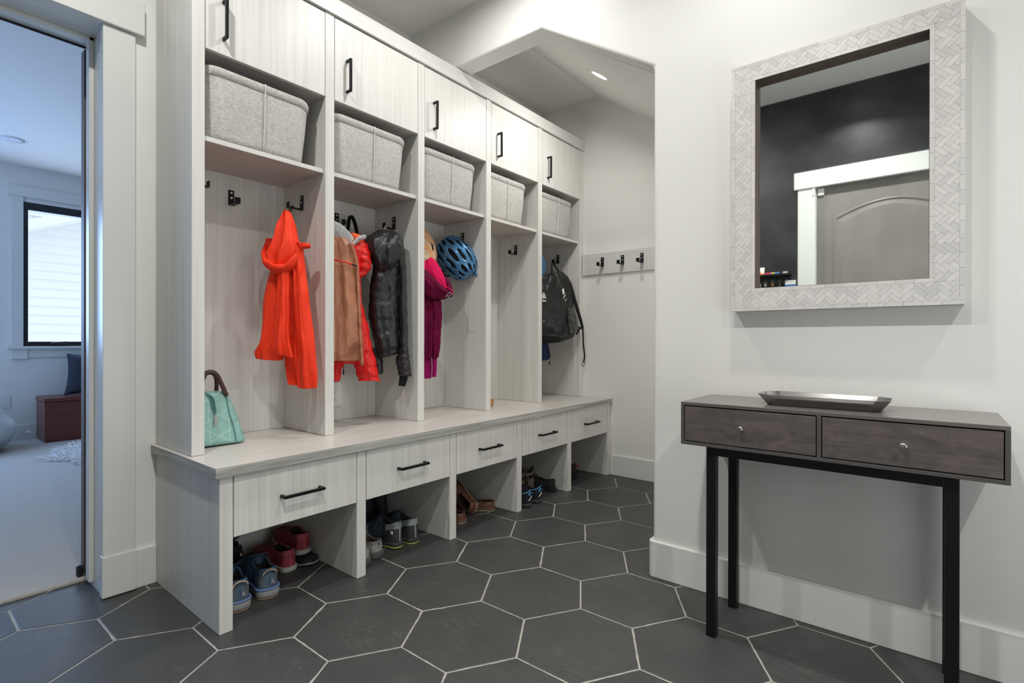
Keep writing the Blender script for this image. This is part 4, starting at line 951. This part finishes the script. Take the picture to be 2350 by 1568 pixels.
mb = MB(); mb.tube(spline([(.790, 2.185, zt-.012), (.796, 2.183, zt+.05), (.812, 2.182, zt+.088), (.835, 2.181, zt+.092), (.852, 2.180, zt+.076), (.872, 2.179, zt+.03), (.886, 2.180, zt-.004)], 30), .0082, 12); mb.build('handle', M['brownstrap'], J, smooth=True)
mb = MB(); mb.tube(spline([(.79, 2.243, zt-.01), (.80, 2.238, zt+.05), (.825, 2.23, zt+.082), (.852, 2.225, zt+.085), (.868, 2.232, zt+.06), (.872, 2.240, zt+.02), (.872, 2.244, zt-.01)], 30), .0078, 12); mb.build('handle', M['brownstrap'], J, smooth=True)

t = box(2.452, 2.490, 2.165, 2.195, HB+.0005, HB+.045).build('wooden_block', plain('ochre_wood', (176, 130, 70), .6), off=(2.471, 2.18, HB), bev=.002)
tag(t, 'small ochre block standing on the bench in the fourth bay', 'block')

# ------------------------------------------------------------------ shoes
def sm(a, b, x): x = max(0, min(1, (x-a)/(b-a))); return x*x*(3-2*x)
M['lining'] = plain('dark_shoe_lining', (20, 20, 22), .9)
def shoe(name, label, group, loc, yaw, L=.27, Wd=.094, H=.085, Ht=.075, open_=.42, up=None, lin=None, sole=None, sole_h=.026, acc=None, acc2=None, lace=None, tab=None,
         tilt=(0, 0), heel=True, ridge=0, boot=0, flare=1.06, out=None, outh=.005, toe_h=.05, toe_spring=.012, mid=None, sole2=None, clog=False, seed=0, cat='shoe', accf=.27, dirs=None, stitch=None):
    """heel at the local origin, toe towards local +x; yaw turns it, tilt=(roll, pitch)"""
    T = thing(name, label, cat, loc, (tilt[0], tilt[1], yaw), group, local=True)
    if dirs is not None:
        x_ = Vector(dirs[0]).normalized(); z_ = Vector(dirs[1]); z_ = (z_-x_*z_.dot(x_)).normalized(); y_ = z_.cross(x_)
        T.rotation_euler = Matrix((x_, y_, z_)).transposed().to_euler()
    lin = lin or M['lining']; N = 34
    def wid(f):
        a = Wd/2
        w = a*(.70+.30*sm(.25, .68, f)-.03*math.sin(PI*sm(.15, .6, f)))
        if f < .10: w *= max(0, 1-((.10-f)/.10)**2.4)**.5
        if f > .74: w *= max(0, 1-((f-.74)/.26)**2.3)**.5
        return max(w, .0015)
    def hei(f):
        if clog: return H*.42+.0*f if f < open_-.02 else (H*.42+(H-H*.42)*sm(open_-.02, open_+.14, f))*(1-sm(.72, 1.0, f)*.62)
        dip = -.16*H*math.sin(PI*sm(.02, open_, f)) if not boot else 0
        h = H*(1-.0*f)+dip+(Ht+.012-H)*sm(open_-.1, open_+.05, f)
        h = h+(toe_h-Ht-.012)*sm(open_, .80, f)
        h *= 1-.62*sm(.86, 1.0, f)
        return h
    def opn(f): return sm(.015, .05, f)*(1-sm(open_-.05, open_+.03, f))
    rs = []; om = []
    for i in range(N+1):
        f = (i/N); f = f**1.15
        w = wid(f); h = hei(f); o_ = opn(f); z0 = sole_h-.004; back = -.004*0
        rim = .80 if not boot else .86
        hb = 1-(.16 if f < .06 and not clog else 0)
        prof = [(-.93, 0), (-1, .22), (-1.0, .45), (-.94, .68), (-.86, .86), (-(rim*o_+.55*(1-o_)), 1.0*o_+.955*(1-o_)), (-((rim-.14)*o_+.32*(1-o_)), .99*o_+.99*(1-o_)), (-((rim-.22)*o_+.2*(1-o_)), .45*o_+1.0*(1-o_)), (-(.45*o_+.1*(1-o_)), .12*o_+1.0*(1-o_)), (0, .12*o_+1.005*(1-o_))]
        prof = prof+[(-a, b) for a, b in prof[:-1]][::-1]
        x = f*L
        lean = .012*(1-sm(0, .2, f)) if not clog else 0
        ring = []
        for a, b in prof:
            xx = x + lean*b*(1 if f < .12 else 0)*.35
            p = Vector((xx, a*w, z0+b*h + toe_spring*sm(.7, 1, f)))
            ring.append(p+noise.noise_vector(p*28+Vector((seed, 0, 0)))*.0016)
        rs.append(ring); om.append((f, o_))
    mb = MB(); k = len(rs[0]); mb.v = [tuple(p) for r in rs for p in r]
    for i in range(N):
        for j in range(k-1):
            mb.f.append((i*k+j, i*k+j+1, (i+1)*k+j+1, (i+1)*k+j)); f, o_ = om[i]; mi = 0
            jj = min(j, k-2-j)
            if o_ > .35 and jj >= 6: mi = 1
            elif acc is not None and f < accf-.02*jj and jj >= 3 and jj <= 5: mi = 2
            elif acc2 is not None and f < .22 and jj <= 2: mi = 3
            elif acc2 is not None and f > .80 and jj <= 3: mi = 3
            elif mid is not None and .44 < f < .66 and jj in (1, 2, 3) and (i % 4 < 1): mi = 4
            mb.mi.append(mi)
    mb.f += [tuple(range(k))[::-1], tuple(range(N*k, N*k+k))]; mb.mi += [2 if acc is not None else 0, 0]
    mb.build('upper', [up, lin, acc or up, acc2 or up, mid or up], T, smooth=True, sub=1)
    # sole outline
    def outline(z, fl, n=56, dx=0):
        pts = []
        for s in (1, -1):
            for i in range(n//2+1):
                f = i/(n//2); f = .5-.5*math.cos(PI*f)
                if s < 0: f = 1-f
                if s < 0 and i in (0,): continue
                w = wid(f)*fl+.0005
                rr = 1+(ridge*(1 if (len(pts) % 2) else -1))/max(w, .01)
                pts.append(Vector((f*L*1.012-.0045+(-.006*(.5-f))*fl*0+dx*(.5-f), s*w*rr, z+toe_spring*sm(.7, 1, f)*(1 if z > .001 else .85)+.0)))
        return pts
    mb = MB(); z1 = sole_h; e = out is not None; zb = outh if e else .0008
    mb.rings([outline(zb, flare*.96), outline(zb+(z1-zb)*.3, flare*1.03, dx=-.004), outline(z1*.75, flare*1.01, dx=-.004), outline(z1, flare*.98), outline(z1, flare*.80)])
    mb.build('sole', sole, T, smooth=True)
    if e: MB().rings([outline(.0008, flare*.92), outline(outh*.6, flare*1.0), outline(outh+.0005, flare*.99)]).build('outsole', out, T, smooth=True)
    if sole2 is not None:
        pts = [p+Vector((0, 0, .001)) for p in outline(z1, flare*.985)]; pts = [p for p in pts if p.x < L*.6]
        half = [p for p in pts if p.y >= 0][::-1]+[p for p in pts if p.y < 0][::-1]
        mb = MB(); mb.tube(half, .0045, 8); mb.build('midsole_line', sole2, T, smooth=True)
    if stitch is not None:
        pts = outline(z1*.98, flare*1.02, 72); mb = MB()
        for p in pts[::2]: mb.tube([p, Vector((p.x, p.y, z1*.62))], .0011, 5)
        mb.build('sole_stitching', stitch, T)
    z0 = sole_h-.004
    if lace is not None:
        mb = MB()
        for i in range(5):
            f = open_+.02+i*.05; w = wid(f)*.42; z = z0+hei(f)*1.0+.003
            mb.tube([(f*L, -w, z-.004), (f*L+.004, -w*.4, z+.001), (f*L+.006, w*.4, z+.001), (f*L+.010, w, z-.004)], .0024, 6)
        f = open_+.0; z = z0+hei(f)+.004; x = f*L
        for s in (1, -1):
            mb.tube(spline([(x, 0, z), (x-.012, s*.018, z+.010), (x+.002, s*.034, z+.004), (x+.018, s*.024, z-.006), (x+.004, s*.004, z)], 14), .0018, 6)
        mb.build('laces', lace, T, smooth=True)
    if not clog and lace is not None:
        mb = MB(); x = open_*L; w = wid(open_)*.5; z = z0+hei(open_)
        mb.rings([[(x+.03, -w, z-.012), (x+.03, w, z-.012), (x+.03, w, z-.016), (x+.03, -w, z-.016)], [(x-.004, -w, z+.004), (x-.004, w, z+.004), (x-.001, w, z+.001), (x-.001, -w, z+.001)], [(x-.02, -w*.8, z+.020), (x-.02, w*.8, z+.020), (x-.015, w*.8, z+.018), (x-.015, -w*.8, z+.018)]])
        mb.build('tongue', up, T, smooth=True, sub=1)
    if tab is not None:
        z = z0+H*.93; r_ = Wd*.18
        mb = MB(); ribbon(mb, [(-.0035+.002*math.sin(PI*i/12), r_*1.35*math.cos(PI*i/12), z-.016+r_*.9*math.sin(PI*i/12)) for i in range(13)], .007, .003, (1, 0, .1)); mb.build('heel_tab', tab, T, smooth=True)
    return T
def logo_plate(T, pts, mat, nm='printed_mark', th=.0012):
    mb = MB(); a, b, c = (Vector(p) for p in pts[:3]); n = (b-a).cross(c-a).normalized()*th; mb.prism(pts, n); return mb.build(nm, mat, T)
M['rblue'] = cloth('dusty_blue_knit', (76, 100, 120), .8, .2, 90, .2, (60, 82, 102)); M['rheel'] = plain('grey_blue_heel_print', (84, 96, 106), .6)
M['rsole'] = plain('grey_foam_sole', (140, 142, 142), .7); M['rtan'] = plain('tan_pull_tab', (196, 168, 144), .7); M['rline'] = plain('periwinkle_foam', (96, 122, 170), .6)
M['gum'] = plain('gum_rubber', (150, 118, 92), .7)
h90 = math.radians(90)
kw = dict(L=.285, Wd=.104, H=.082, Ht=.078, up=M['rblue'], acc2=M['rheel'], sole=M['rsole'], sole_h=.036, sole2=M['rline'], out=M['gum'], tab=M['rtan'], lace=M['rblue'], flare=1.10)
a_ = shoe('running_shoe', 'dusty blue running shoe beside the left panel under the leftmost drawer, partly hidden', 'pair of dusty blue running shoes', (.825, 1.915, 0), h90-.14, **kw)
b_ = shoe('running_shoe', 'dusty blue running shoe fully in view under the leftmost drawer', 'pair of dusty blue running shoes', (.938, 1.930, 0), h90-.14, **kw)
for T in (a_, b_):
    logo_plate(T, [(-.0065, -.017, .058), (-.0065, -.002, .058), (-.006, -.008, .076)], M['rsole'], 'heel_mark')
M['bsh'] = plain('matte_black_upper', (22, 22, 24), .7)
t = shoe('sneaker', 'black sneaker with a white heel mark behind the blue running shoes', None, (.962, 2.265, 0), h90+.0, L=.13, Wd=.09, H=.092, Ht=.088, up=M['bsh'], sole=M['bsh'], sole_h=.018, out=M['rsole'], lace=M['bsh'])
logo_plate(t, [(-.006, -.022, .060), (-.006, -.008, .060), (-.006, -.013, .076)], M['white'])
M['redp'] = plain('perforated_dark_red_upper', (142, 50, 58), .75, bump=.6, bs=420); M['redh'] = plain('rose_red_heel_patch', (164, 70, 78), .7); M['gsole0'] = plain('dark_stitch', (70, 70, 70), .8); M['wsole'] = plain('pale_grey_rope_sole', (176, 174, 170), .8)
kw = dict(L=.245, Wd=.092, H=.074, Ht=.062, open_=.46, up=M['redp'], acc=M['redh'], sole=M['wsole'], sole_h=.022, stitch=M['gsole0'], toe_h=.045)
shoe('slip_on_shoe', 'dark red slip-on shoe with ridged pale sole standing on the floor', 'pair of dark red slip-on shoes', (1.105, 2.085, 0), h90+.10, **kw)
shoe('slip_on_shoe', 'dark red slip-on shoe resting on top of a black shoe', 'pair of dark red slip-on shoes', (1.182, 2.115, .040), h90-.02, tilt=(0, -.02), **kw)
shoe('flat_shoe', 'black flat shoe lying beneath the dark red slip-on', None, (1.186, 2.290, 0), -h90+.02, L=.235, Wd=.09, H=.034, Ht=.030, open_=.3, toe_h=.028, up=M['bsh'], sole=M['rsole'], sole_h=.008, flare=1.02)
# second bay
M['suede'] = plain('grey_suede', (142, 140, 136), .95, bump=.3, bs=200); M['braid'] = None
q = NT('braided_trim'); w_ = q.n('ShaderNodeTexWave', wave_type='BANDS', bands_direction='X'); w_.inputs['Scale'].default_value = 75; w_.inputs['Distortion'].default_value = 5; q.l(q.coord(), w_.inputs['Vector'])
M['braid'] = q.set(q.mix(w_.outputs['Fac'], s2l((46, 48, 56)), s2l((150, 148, 146))), .9)
M['shear'] = plain('tan_shearling_lining', (88, 66, 52), 1, bump=.6, bs=150); M['gsole'] = plain('dark_grey_rubber_sole', (76, 76, 76), .8)
kw = dict(L=.25, Wd=.098, H=.052, Ht=.05, open_=.42, up=M['suede'], lin=M['shear'], acc=M['braid'], sole=M['gsole'], sole_h=.032, toe_h=.05, flare=1.05, accf=.56)
shoe('slipper', 'grey suede slipper with braided trim half hidden behind the second post', 'pair of grey suede slippers', (1.332, 1.885, 0), h90+.04, **kw)
shoe('slipper', 'grey suede slipper with braided trim fully in view in the second cubby', 'pair of grey suede slippers', (1.418, 1.905, 0), h90+.12, **kw)
M['hikeb'] = plain('charcoal_trail_upper', (50, 50, 50), .7, bump=.3); M['hikeg'] = plain('light_grey_heel_band', (136, 142, 146), .6); M['lime'] = plain('lime_outsole', (176, 186, 92), .6); M['hikebl'] = cloth('slate_blue_mesh', (54, 64, 74), .8, .2, 90, .4)
kw = dict(L=.295, Wd=.098, H=.098, Ht=.092, up=M['hikebl'], acc=M['hikeg'], acc2=M['hikeb'], sole=M['hikeb'], sole_h=.026, out=M['lime'], outh=.007, lace=M['bsh'], mid=M['rsole'])
a_ = shoe('hiking_shoe', 'slate hiking shoe with grey heel band and lime sole turned sideways in the second cubby', 'pair of slate hiking shoes', (1.548, 1.925, .004), h90+.20, tilt=(.05, 0), **kw)
b_ = shoe('hiking_shoe', 'slate hiking shoe with grey heel band nearest the right divider of the second cubby', 'pair of slate hiking shoes', (1.636, 1.915, 0), h90+.06, **kw)
mb = MB(); mb.box(-.001, .013, 0, .0012, 0, .015); 
logo_plate(a_, [(.012, .0405, .068), (.024, .0435, .068), (.024, .0435, .082), (.012, .0405, .082)], M['white'], 'heel_badge')
text_mesh('badge_letter', 'S', .013, M['rubber'], a_, (.0225, .0448, .0705), (-.97, -.24, 0), (0, 0, 1), .0004)
def boots(lab, grp, loc, yaw, shaft=.11, up=None, sole=None, L=.28, eyelets=False, lean=0, Wd=.1):
    T = shoe('boot', lab, grp, loc, yaw, L=L, Wd=Wd, H=.085, Ht=.085, up=up, sole=sole, sole_h=.03, cat='boot', lace=M['rubber'])
    rs = []
    for i in range(8):
        f = i/7; z = .075+shaft*f; rs.append([(.062+.058*math.cos(a)*(1-.06*f)+lean*f, .041*math.sin(a)*(1+.1*f), z+.012*math.cos(a)*f) for a in [2*PI*j/24 for j in range(24)]])
    rs.append([(.062+.052*math.cos(a)*.94+lean, .036*math.sin(a)*1.1, .075+shaft-.004) for a in [2*PI*j/24 for j in range(24)]]); rs.append([(.062+.05*math.cos(a)*.94+lean*.5, .034*math.sin(a), .10) for a in [2*PI*j/24 for j in range(24)]])
    MB().rings(rs).build('shaft', up, T, smooth=True)
    if eyelets:
        mb = MB()
        for i in range(3):
            for s in (1, -1): mb.cyl((.112+lean*i/3, s*.022, .105+i*.028), (1, s*.3, .1), .005, .004, 12)
        mb.build('eyelets', M['brass'], T)
    return T
M['bootd'] = plain('dark_navy_boot_leather', (30, 32, 40), .6)
boots('tall dark boot at the back of the second cubby behind the left hiking shoe', 'dark boots in the second cubby', (1.625, 2.245, 0), h90+.2, .14, M['bootd'], M['bsh'], L=.14)
boots('dark boot at the back of the second cubby against the right divider', 'dark boots in the second cubby', (1.712, 2.25, 0), h90+.1, .12, M['bootd'], M['bsh'], L=.14, Wd=.085)
# middle bay: brown clogs and dark lace boots
M['clog'] = plain('brown_oiled_leather', (96, 64, 46), .6, bump=.3, bs=60); M['clogl'] = plain('pale_welt', (186, 170, 152), .7); M['clogd'] = plain('dark_brown_leather_lining', (40, 28, 22), .8)
kw = dict(L=.25, Wd=.098, H=.088, Ht=.08, open_=.44, up=M['clog'], lin=M['clogd'], sole=M['clog'], sole_h=.020, clog=True, out=M['clogl'], outh=.006, toe_h=.05)
shoe('clog', 'brown leather clog behind the second post, only its heel showing', 'brown leather clogs in the middle cubby', (1.880, 1.915, 0), h90+.12, **kw)
shoe('clog', 'brown leather clog lying flat left of the clog tipped on its side', 'brown leather clogs in the middle cubby', (1.978, 1.93, 0), h90+.10, **kw)
shoe('clog', 'brown leather clog tipped up on its side in the middle cubby', 'brown leather clogs in the middle cubby', (2.088, 1.945, .040), 0, dirs=((.12, .90, .38), (-.95, .0, .28)), **kw)
shoe('clog', 'brown leather clog lying flat at the right of the middle cubby', 'brown leather clogs in the middle cubby', (2.243, 1.945, 0), h90+.62, **kw)
M['bootr'] = plain('black_red_boot', (34, 22, 22), .55)
boots('black lace boot with brass eyelets behind the clogs', None, (2.165, 2.24, 0), h90+.3, .13, M['bootr'], M['bsh'], L=.15, eyelets=True)
# fourth bay
M['beige'] = plain('beige_grey_canvas', (116, 102, 90), .8, bump=.2); M['navysh'] = cloth('navy_black_mesh', (30, 34, 46), .7, .3, 90, .3); M['sky'] = plain('sky_blue_lining', (86, 152, 196), .7)
kw = dict(L=.235, Wd=.088, H=.074, Ht=.066, up=M['navysh'], sole=M['hikeb'], sole_h=.022, out=M['bsh'], acc=None, tab=M['sky'], lace=M['bsh'])
a_ = shoe('sneaker', 'navy sneaker with a white side stripe against the fourth post', 'pair of navy sneakers with white stripes', (2.412, 1.815, 0), h90+.25, **kw)
b_ = shoe('sneaker', 'navy sneaker with a white side stripe beside the black shoe', 'pair of navy sneakers with white stripes', (2.512, 1.815, 0), h90+.25, **kw)
for T in (a_, b_):
    mb = MB(); mb.tube([(.000, .022, .042), (-.0045, .004, .052), (-.002, -.016, .062)], .0022, 6); mb.build('stripe', M['white'], T)
    mb = MB(); mb.tube([(.052, .034, .078), (.03, .034, .083), (.010, .026, .090), (-.001, .008, .097), (.001, -.012, .098)], .0024, 6); mb.build('collar_lining', M['sky'], T, smooth=True)
def velcro_boot(lab, loc, yaw):
    T = boots(lab, 'pair of beige strap boots', loc, yaw, .055, M['beige'], M['bsh'], L=.23, Wd=.092)
    mb = MB(); mb.tube([(.0, .030, .105), (-.004, .0, .108), (.0, -.030, .105)], .010, 8); mb.tube([(.02, .02, .135), (.0, .0, .165), (.02, -.02, .14)], .006, 8); mb.build('strap', M['rubber'], T, smooth=True)
    logo_plate(T, [(.002, -.004, .056), (-.002, -.018, .056), (-.002, -.012, .070)], M['rubber'])
    return T
velcro_boot('beige boot with black straps close to the fourth post behind the navy sneakers', (2.570, 1.985, .0), h90+.1)
velcro_boot('beige boot with black straps standing behind the right navy sneaker', (2.655, 1.975, .0), h90+.0)
kw = dict(L=.27, Wd=.096, H=.062, Ht=.058, open_=.52, toe_h=.045, up=M['bsh'], sole=M['rubber'], sole_h=.02, out=M['hikeb'])
t = shoe('slip_on_shoe', 'black slip-on shoe with a small blue heel mark at the right of the fourth cubby', None, (2.760, 1.875, 0), h90+.22, **kw)
logo_plate(t, [(-.0065, -.006, .062), (-.0065, .004, .062), (-.0055, .004, .074), (-.0055, -.006, .074)], M['sky'])
# far right bay
M['redl'] = plain('red_lace', (190, 24, 24), .7)
kw = dict(L=.24, Wd=.088, H=.085, Ht=.085, up=M['bsh'], sole=M['rubber'], sole_h=.026, lace=M['redl'], tab=M['redl'])
shoe('sneaker', 'black sneaker with red laces closest to the fifth post', 'pair of black sneakers with red laces', (3.02, 1.925, 0), h90+.05, **kw)
shoe('sneaker', 'black sneaker with red laces right of its partner in the far right cubby', 'pair of black sneakers with red laces', (3.112, 1.935, 0), h90+.05, **kw)

# ------------------------------------------------------------------ beyond the doorway
T = thing('storage_bench', 'red-brown wooden box bench under the window of the carpeted room', 'bench', (1.6, 6.6, .012))
bx0, bx1, by0, by1, bz = 1.000, 2.2, 6.40, 6.795, .425
box(bx0+.004, bx1-.004, by0+.004, by1, .0125, bz-.04).build('box_body', M['mahog'], T, bev=.002); box(bx0, bx1, by0, by1, bz-.036, bz).build('lid', M['mahog'], T, bev=.003)
# cushion
T = thing('throw_pillow', 'dark slate throw pillow standing on the wooden box bench', 'pillow', (1.42, 6.55, bz))
mb = MB(); n_ = 22; vs = []
for sgn in (-1, 1):
    for i in range(n_+1):
        for j in range(n_+1):
            a, b = -1+2*i/n_, -1+2*j/n_
            e = (1-a**4)*(1-b**4); th = .085*max(e, 0)**.55
            pin = 1-.10*(1-abs(a)**2)*abs(b)**3; pin2 = 1-.10*(1-abs(b)**2)*abs(a)**3
            x = a*.225*pin2; z = b*.205*pin
            vs.append(Vector((1.415+x+.02*b, 6.58+sgn*th+.10*(b+1)*.5, bz+.208+z)))
m_ = (n_+1)**2; q4 = [(i*(n_+1)+j, i*(n_+1)+j+1, (i+1)*(n_+1)+j+1, (i+1)*(n_+1)+j) for i in range(n_) for j in range(n_)]
mb.add(vs, q4+[tuple(x+m_ for x in f[::-1]) for f in q4]); mb.build('cover', M['slate'], T, smooth=True, sub=1)
T = thing('folded_blanket', 'small folded dark cloth under the slate pillow', 'blanket', (1.36, 6.5, bz)); 
# pale beanbag
M['canvas'] = cloth('pale_crumpled_canvas', (206, 208, 210), .8, .2, 8, .7, (180, 184, 190))
T = thing('beanbag', 'pale crumpled beanbag at the left edge of the doorway view', 'beanbag', (.46, 6.30, .012))
rs = []
for i in range(20):
    th = PI*(i+.3)/20; rs.append([])
    for j in range(36):
        a = 2*PI*j/36; r_ = .375*math.sin(th)**.75*(1+.05*math.sin(5*a+i*.5)); z = .205-.205*math.cos(PI-th)
        z = .0135+(.425)*(1-math.cos(th))/2
        p = Vector((.46+r_*math.cos(a)*(1-.30*((z/.42)**2)), 6.30+r_*math.sin(a)*(1-.30*((z/.42)**2)), z)); w = noise.noise_vector(p*7)*.035; w.z = abs(w.z)*.4 if z < .1 else w.z
        rs[-1].append(p+w)
MB().rings(rs).build('bag', M['canvas'], T, smooth=True, sub=1)
mb = MB(); mb.tube([(.84, 6.28, .13), (.875, 6.27, .15), (.89, 6.27, .12)], [.012, .018, .008], 8); mb.build('corner_tag', M['canvas'], T, smooth=True)
# sheepskin
M['fur'] = plain('pale_sheepskin', (224, 220, 214), .95)
T = thing('sheepskin_rug', 'shaggy pale sheepskin lying on the carpet in front of the box bench', 'rug', (1.35, 5.35, .012))
cx, cy = 1.45, 5.30
def rad(a): return .60+.07*math.sin(3*a+.6)+.05*math.sin(7*a)+.035*math.sin(13*a+1)
mb = MB(); rs = []
for k_ in (1, .97, .8, .5, .15):
    rs.append([(cx+rad(a)*.92*k_*math.cos(a), cy+rad(a)*1.5*k_*math.sin(a)*.9, .0135+(0 if k_ == 1 else .02*(1-k_**3))) for a in [2*PI*j/60 for j in range(60)]])
mb.rings(rs); mb.build('hide', M['fur'], T, smooth=True)
mb = MB(); rr_ = random.Random(3)
for i in range(5200):
    a = rr_.uniform(0, 2*PI); k_ = rr_.random()**.45; x = cx+rad(a)*.92*k_*math.cos(a); y = cy+rad(a)*1.35*k_*math.sin(a)
    if x > 1.62: continue
    d = Vector((math.cos(a)+rr_.uniform(-.7, .7), math.sin(a)+rr_.uniform(-.7, .7), rr_.uniform(.15, .7))).normalized(); ln = rr_.uniform(.03, .065); p = Vector((x, y, .018+.016*(1-k_)))
    s_ = d.cross(Vector((0, 0, 1))).normalized()*.0045; m_ = p+d*ln*.6; e_ = p+d*ln+Vector((0, 0, -.016)); e_.z = max(e_.z, .015)
    mb.add([p-s_, p+s_, m_+s_*.7, m_-s_*.7, e_, p+Vector((0, 0, .004)), m_+Vector((0, 0, .004))], [(0, 1, 2, 3), (3, 2, 4), (0, 3, 6, 5), (1, 5, 6, 2), (3, 4, 6), (2, 6, 4)])
o = mb.build('fur', M['fur'], T, smooth=True); o['kind'] = 'stuff'
bpy.data.objects.remove(bpy.data.objects['folded_blanket'])

# ------------------------------------------------------------------ chalkboard ledge and key rack (reflected in the mirror)
LZ = 1.462
T = thing('key_shelf', 'narrow black ledge with key hooks on the chalkboard wall, reflected in the mirror', 'key rack', (XB, .98, LZ))
box(XB+.0002, XB+.07, .81, 1.45, LZ, LZ+.014).build('ledge', M['blackleg'], T, bev=.002)
box(XB+.0002, XB+.014, .82, 1.45, LZ-.075, LZ-.001).build('hook_board', M['blackleg'], T, bev=.002)
KY = [.835, .885, .935, .985, 1.03, 1.08]
for y in KY:
    mb = MB(); mb.tube(spline([(XB+.014, y, LZ-.03), (XB+.028, y, LZ-.034), (XB+.032, y, LZ-.024)], 8), .002, 8); mb.build('key_hook', M['black'], T, smooth=True)
KL = [('key_fob', 'black car key fob on a ring beside the blue lanyard', 'plastic'), ('key_ring', 'black remote key with buttons hanging from the ledge', 'fob'), ('key_ring', 'single bronze house key hanging from the ledge', 'bronze'), ('key_ring', 'silver key with a white tag hanging from the ledge', 'steel'), ('key_ring', 'two silver keys spread apart hanging from the ledge', 'two'), ('key_ring', 'silver key at the left end of the visible key row', 'steel')]
M['bronze'] = plain('bronze_key', (170, 124, 84), .35, .9)
def key(mb, y, z, ang, x=XB+.030):
    c_, s_ = math.cos(ang), math.sin(ang); R_ = lambda a, b: (x, y+a*c_+b*s_, z-a*s_*-1*0+b*c_-a*s_)
    pts = [R_(.011*math.cos(2*PI*i/16), -.012+.011*math.sin(2*PI*i/16)) for i in range(16)]; mb.prism(pts, (.002, 0, 0))
    mb.prism([R_(-.0035, -.02), R_(.0035, -.02), R_(.0035, -.046), R_(.001, -.05), (R_(-.0035, -.044))], (.0018, 0, 0))
for i, (nm, lab, kd) in enumerate(KL):
    y = KY[i]; z = LZ-.032; t = thing('key_ring', lab, 'keys', (XB+.03, y, z-.02))
    mb = MB(); mb.tube([(XB+.030, y+.010*math.cos(2*PI*j/16), z-.010+.010*math.sin(2*PI*j/16)) for j in range(16)], .0012, 6, closed=True); mb.build('ring', M['steel'], t, smooth=True)
    mb = MB()
    if kd in ('plastic', 'fob'):
        mb.box(XB+.026, XB+.036, y-.015, y+.015, z-.062, z-.020); mb.build('fob', M['rubber'], t, bev=.004)
        mb = MB(); [mb.cyl((XB+.036, y, z-.030-.011*k_), (1, 0, 0), .003, .001, 10) for k_ in range(3)]; mb.build('buttons', M['steel'], t)
    else:
        if kd == 'two': key(mb, y, z-.018, .45); key(mb, y, z-.018, -.35, XB+.034)
        else: key(mb, y, z-.018, .1)
        mb.build('key', M['bronze'] if kd == 'bronze' else M['steel'], t)
M['lany'] = plain('bright_blue_lanyard', (20, 110, 190), .6)
t = thing('lanyard', 'white and bright blue lanyard with a looping white pattern next to the door casing', 'lanyard', (XB+.05, .815, LZ-.05))
box(XB+.042, XB+.046, .775, .845, LZ-.105, LZ-.072).build('blue_band', M['lany'], t); box(XB+.042, XB+.046, .775, .845, LZ-.072, LZ-.040).build('white_band', M['white'], t)
mb = MB()
for k_ in range(3): mb.tube([(XB+.047, .825-.018*k_+.010*math.cos(2*PI*j/20), LZ-.058+.009*math.sin(2*PI*j/20)) for j in range(20)], .0018, 6, closed=True)
mb.build('looping_pattern', M['white'], t); mb = MB(); mb.tube([(XB+.032, .835, LZ-.03), (XB+.044, .822, LZ-.056)], .002, 6); mb.build('cord', M['lany'], t)
M['card'] = plain('white_card', (228, 226, 222), .6); M['orangep'] = plain('orange_print', (226, 110, 40), .6)
t = thing('postcard', 'white card with an orange drawing leaning on the chalk ledge', 'card', (XB+.02, 1.04, LZ+.014))
mb = MB(); mb.prism([(XB+.030, .995, LZ+.0145), (XB+.030, 1.10, LZ+.0145), (XB+.008, 1.10, LZ+.075), (XB+.008, .995, LZ+.075)], (.0012, 0, .0004)); mb.build('sheet', M['card'], t)
mb = MB(); P_ = lambda y, z: (XB+.0315-.022*(z-LZ-.0145)/.0605+.0002, y, z); b0 = LZ+.028
mb.prism([P_(1.055, b0), P_(1.05, b0+.018), P_(1.044, b0+.008), P_(1.036, b0+.022), P_(1.030, b0+.006), P_(1.022, b0+.020), P_(1.016, b0+.004), P_(1.008, b0)], (.0006, 0, 0)); mb.build('drawing', M['orangep'], t)
for y0, dy, c, lab in ((.965, .045, (226, 60, 110), 'pink chalk stick lying on the chalk ledge'), (.905, .04, (80, 140, 200), 'blue chalk stick lying on the chalk ledge'), (.94, .02, (230, 230, 226), 'short white chalk stub between the pink and blue sticks'), (1.005, .03, (232, 130, 50), 'orange chalk stick in front of the white card'), (.845, .03, (214, 210, 190), 'cream chalk stick at the casing end of the ledge'), (.925, .018, (220, 200, 70), 'short yellow chalk stub beside the blue stick')):
    mb = MB(); mb.cyl((XB+.045+random.uniform(-.008, .008), y0-dy/2, LZ+.0208), (0, 1, 0), .0062, dy, 12); tag(mb.build('chalk', plain('chalk_'+lab.split()[0 if lab.split()[0] != 'short' else 1], c, .9), off=(XB+.045, y0, LZ+.0145), bev=.001), lab, 'chalk', 'chalk sticks on the ledge')
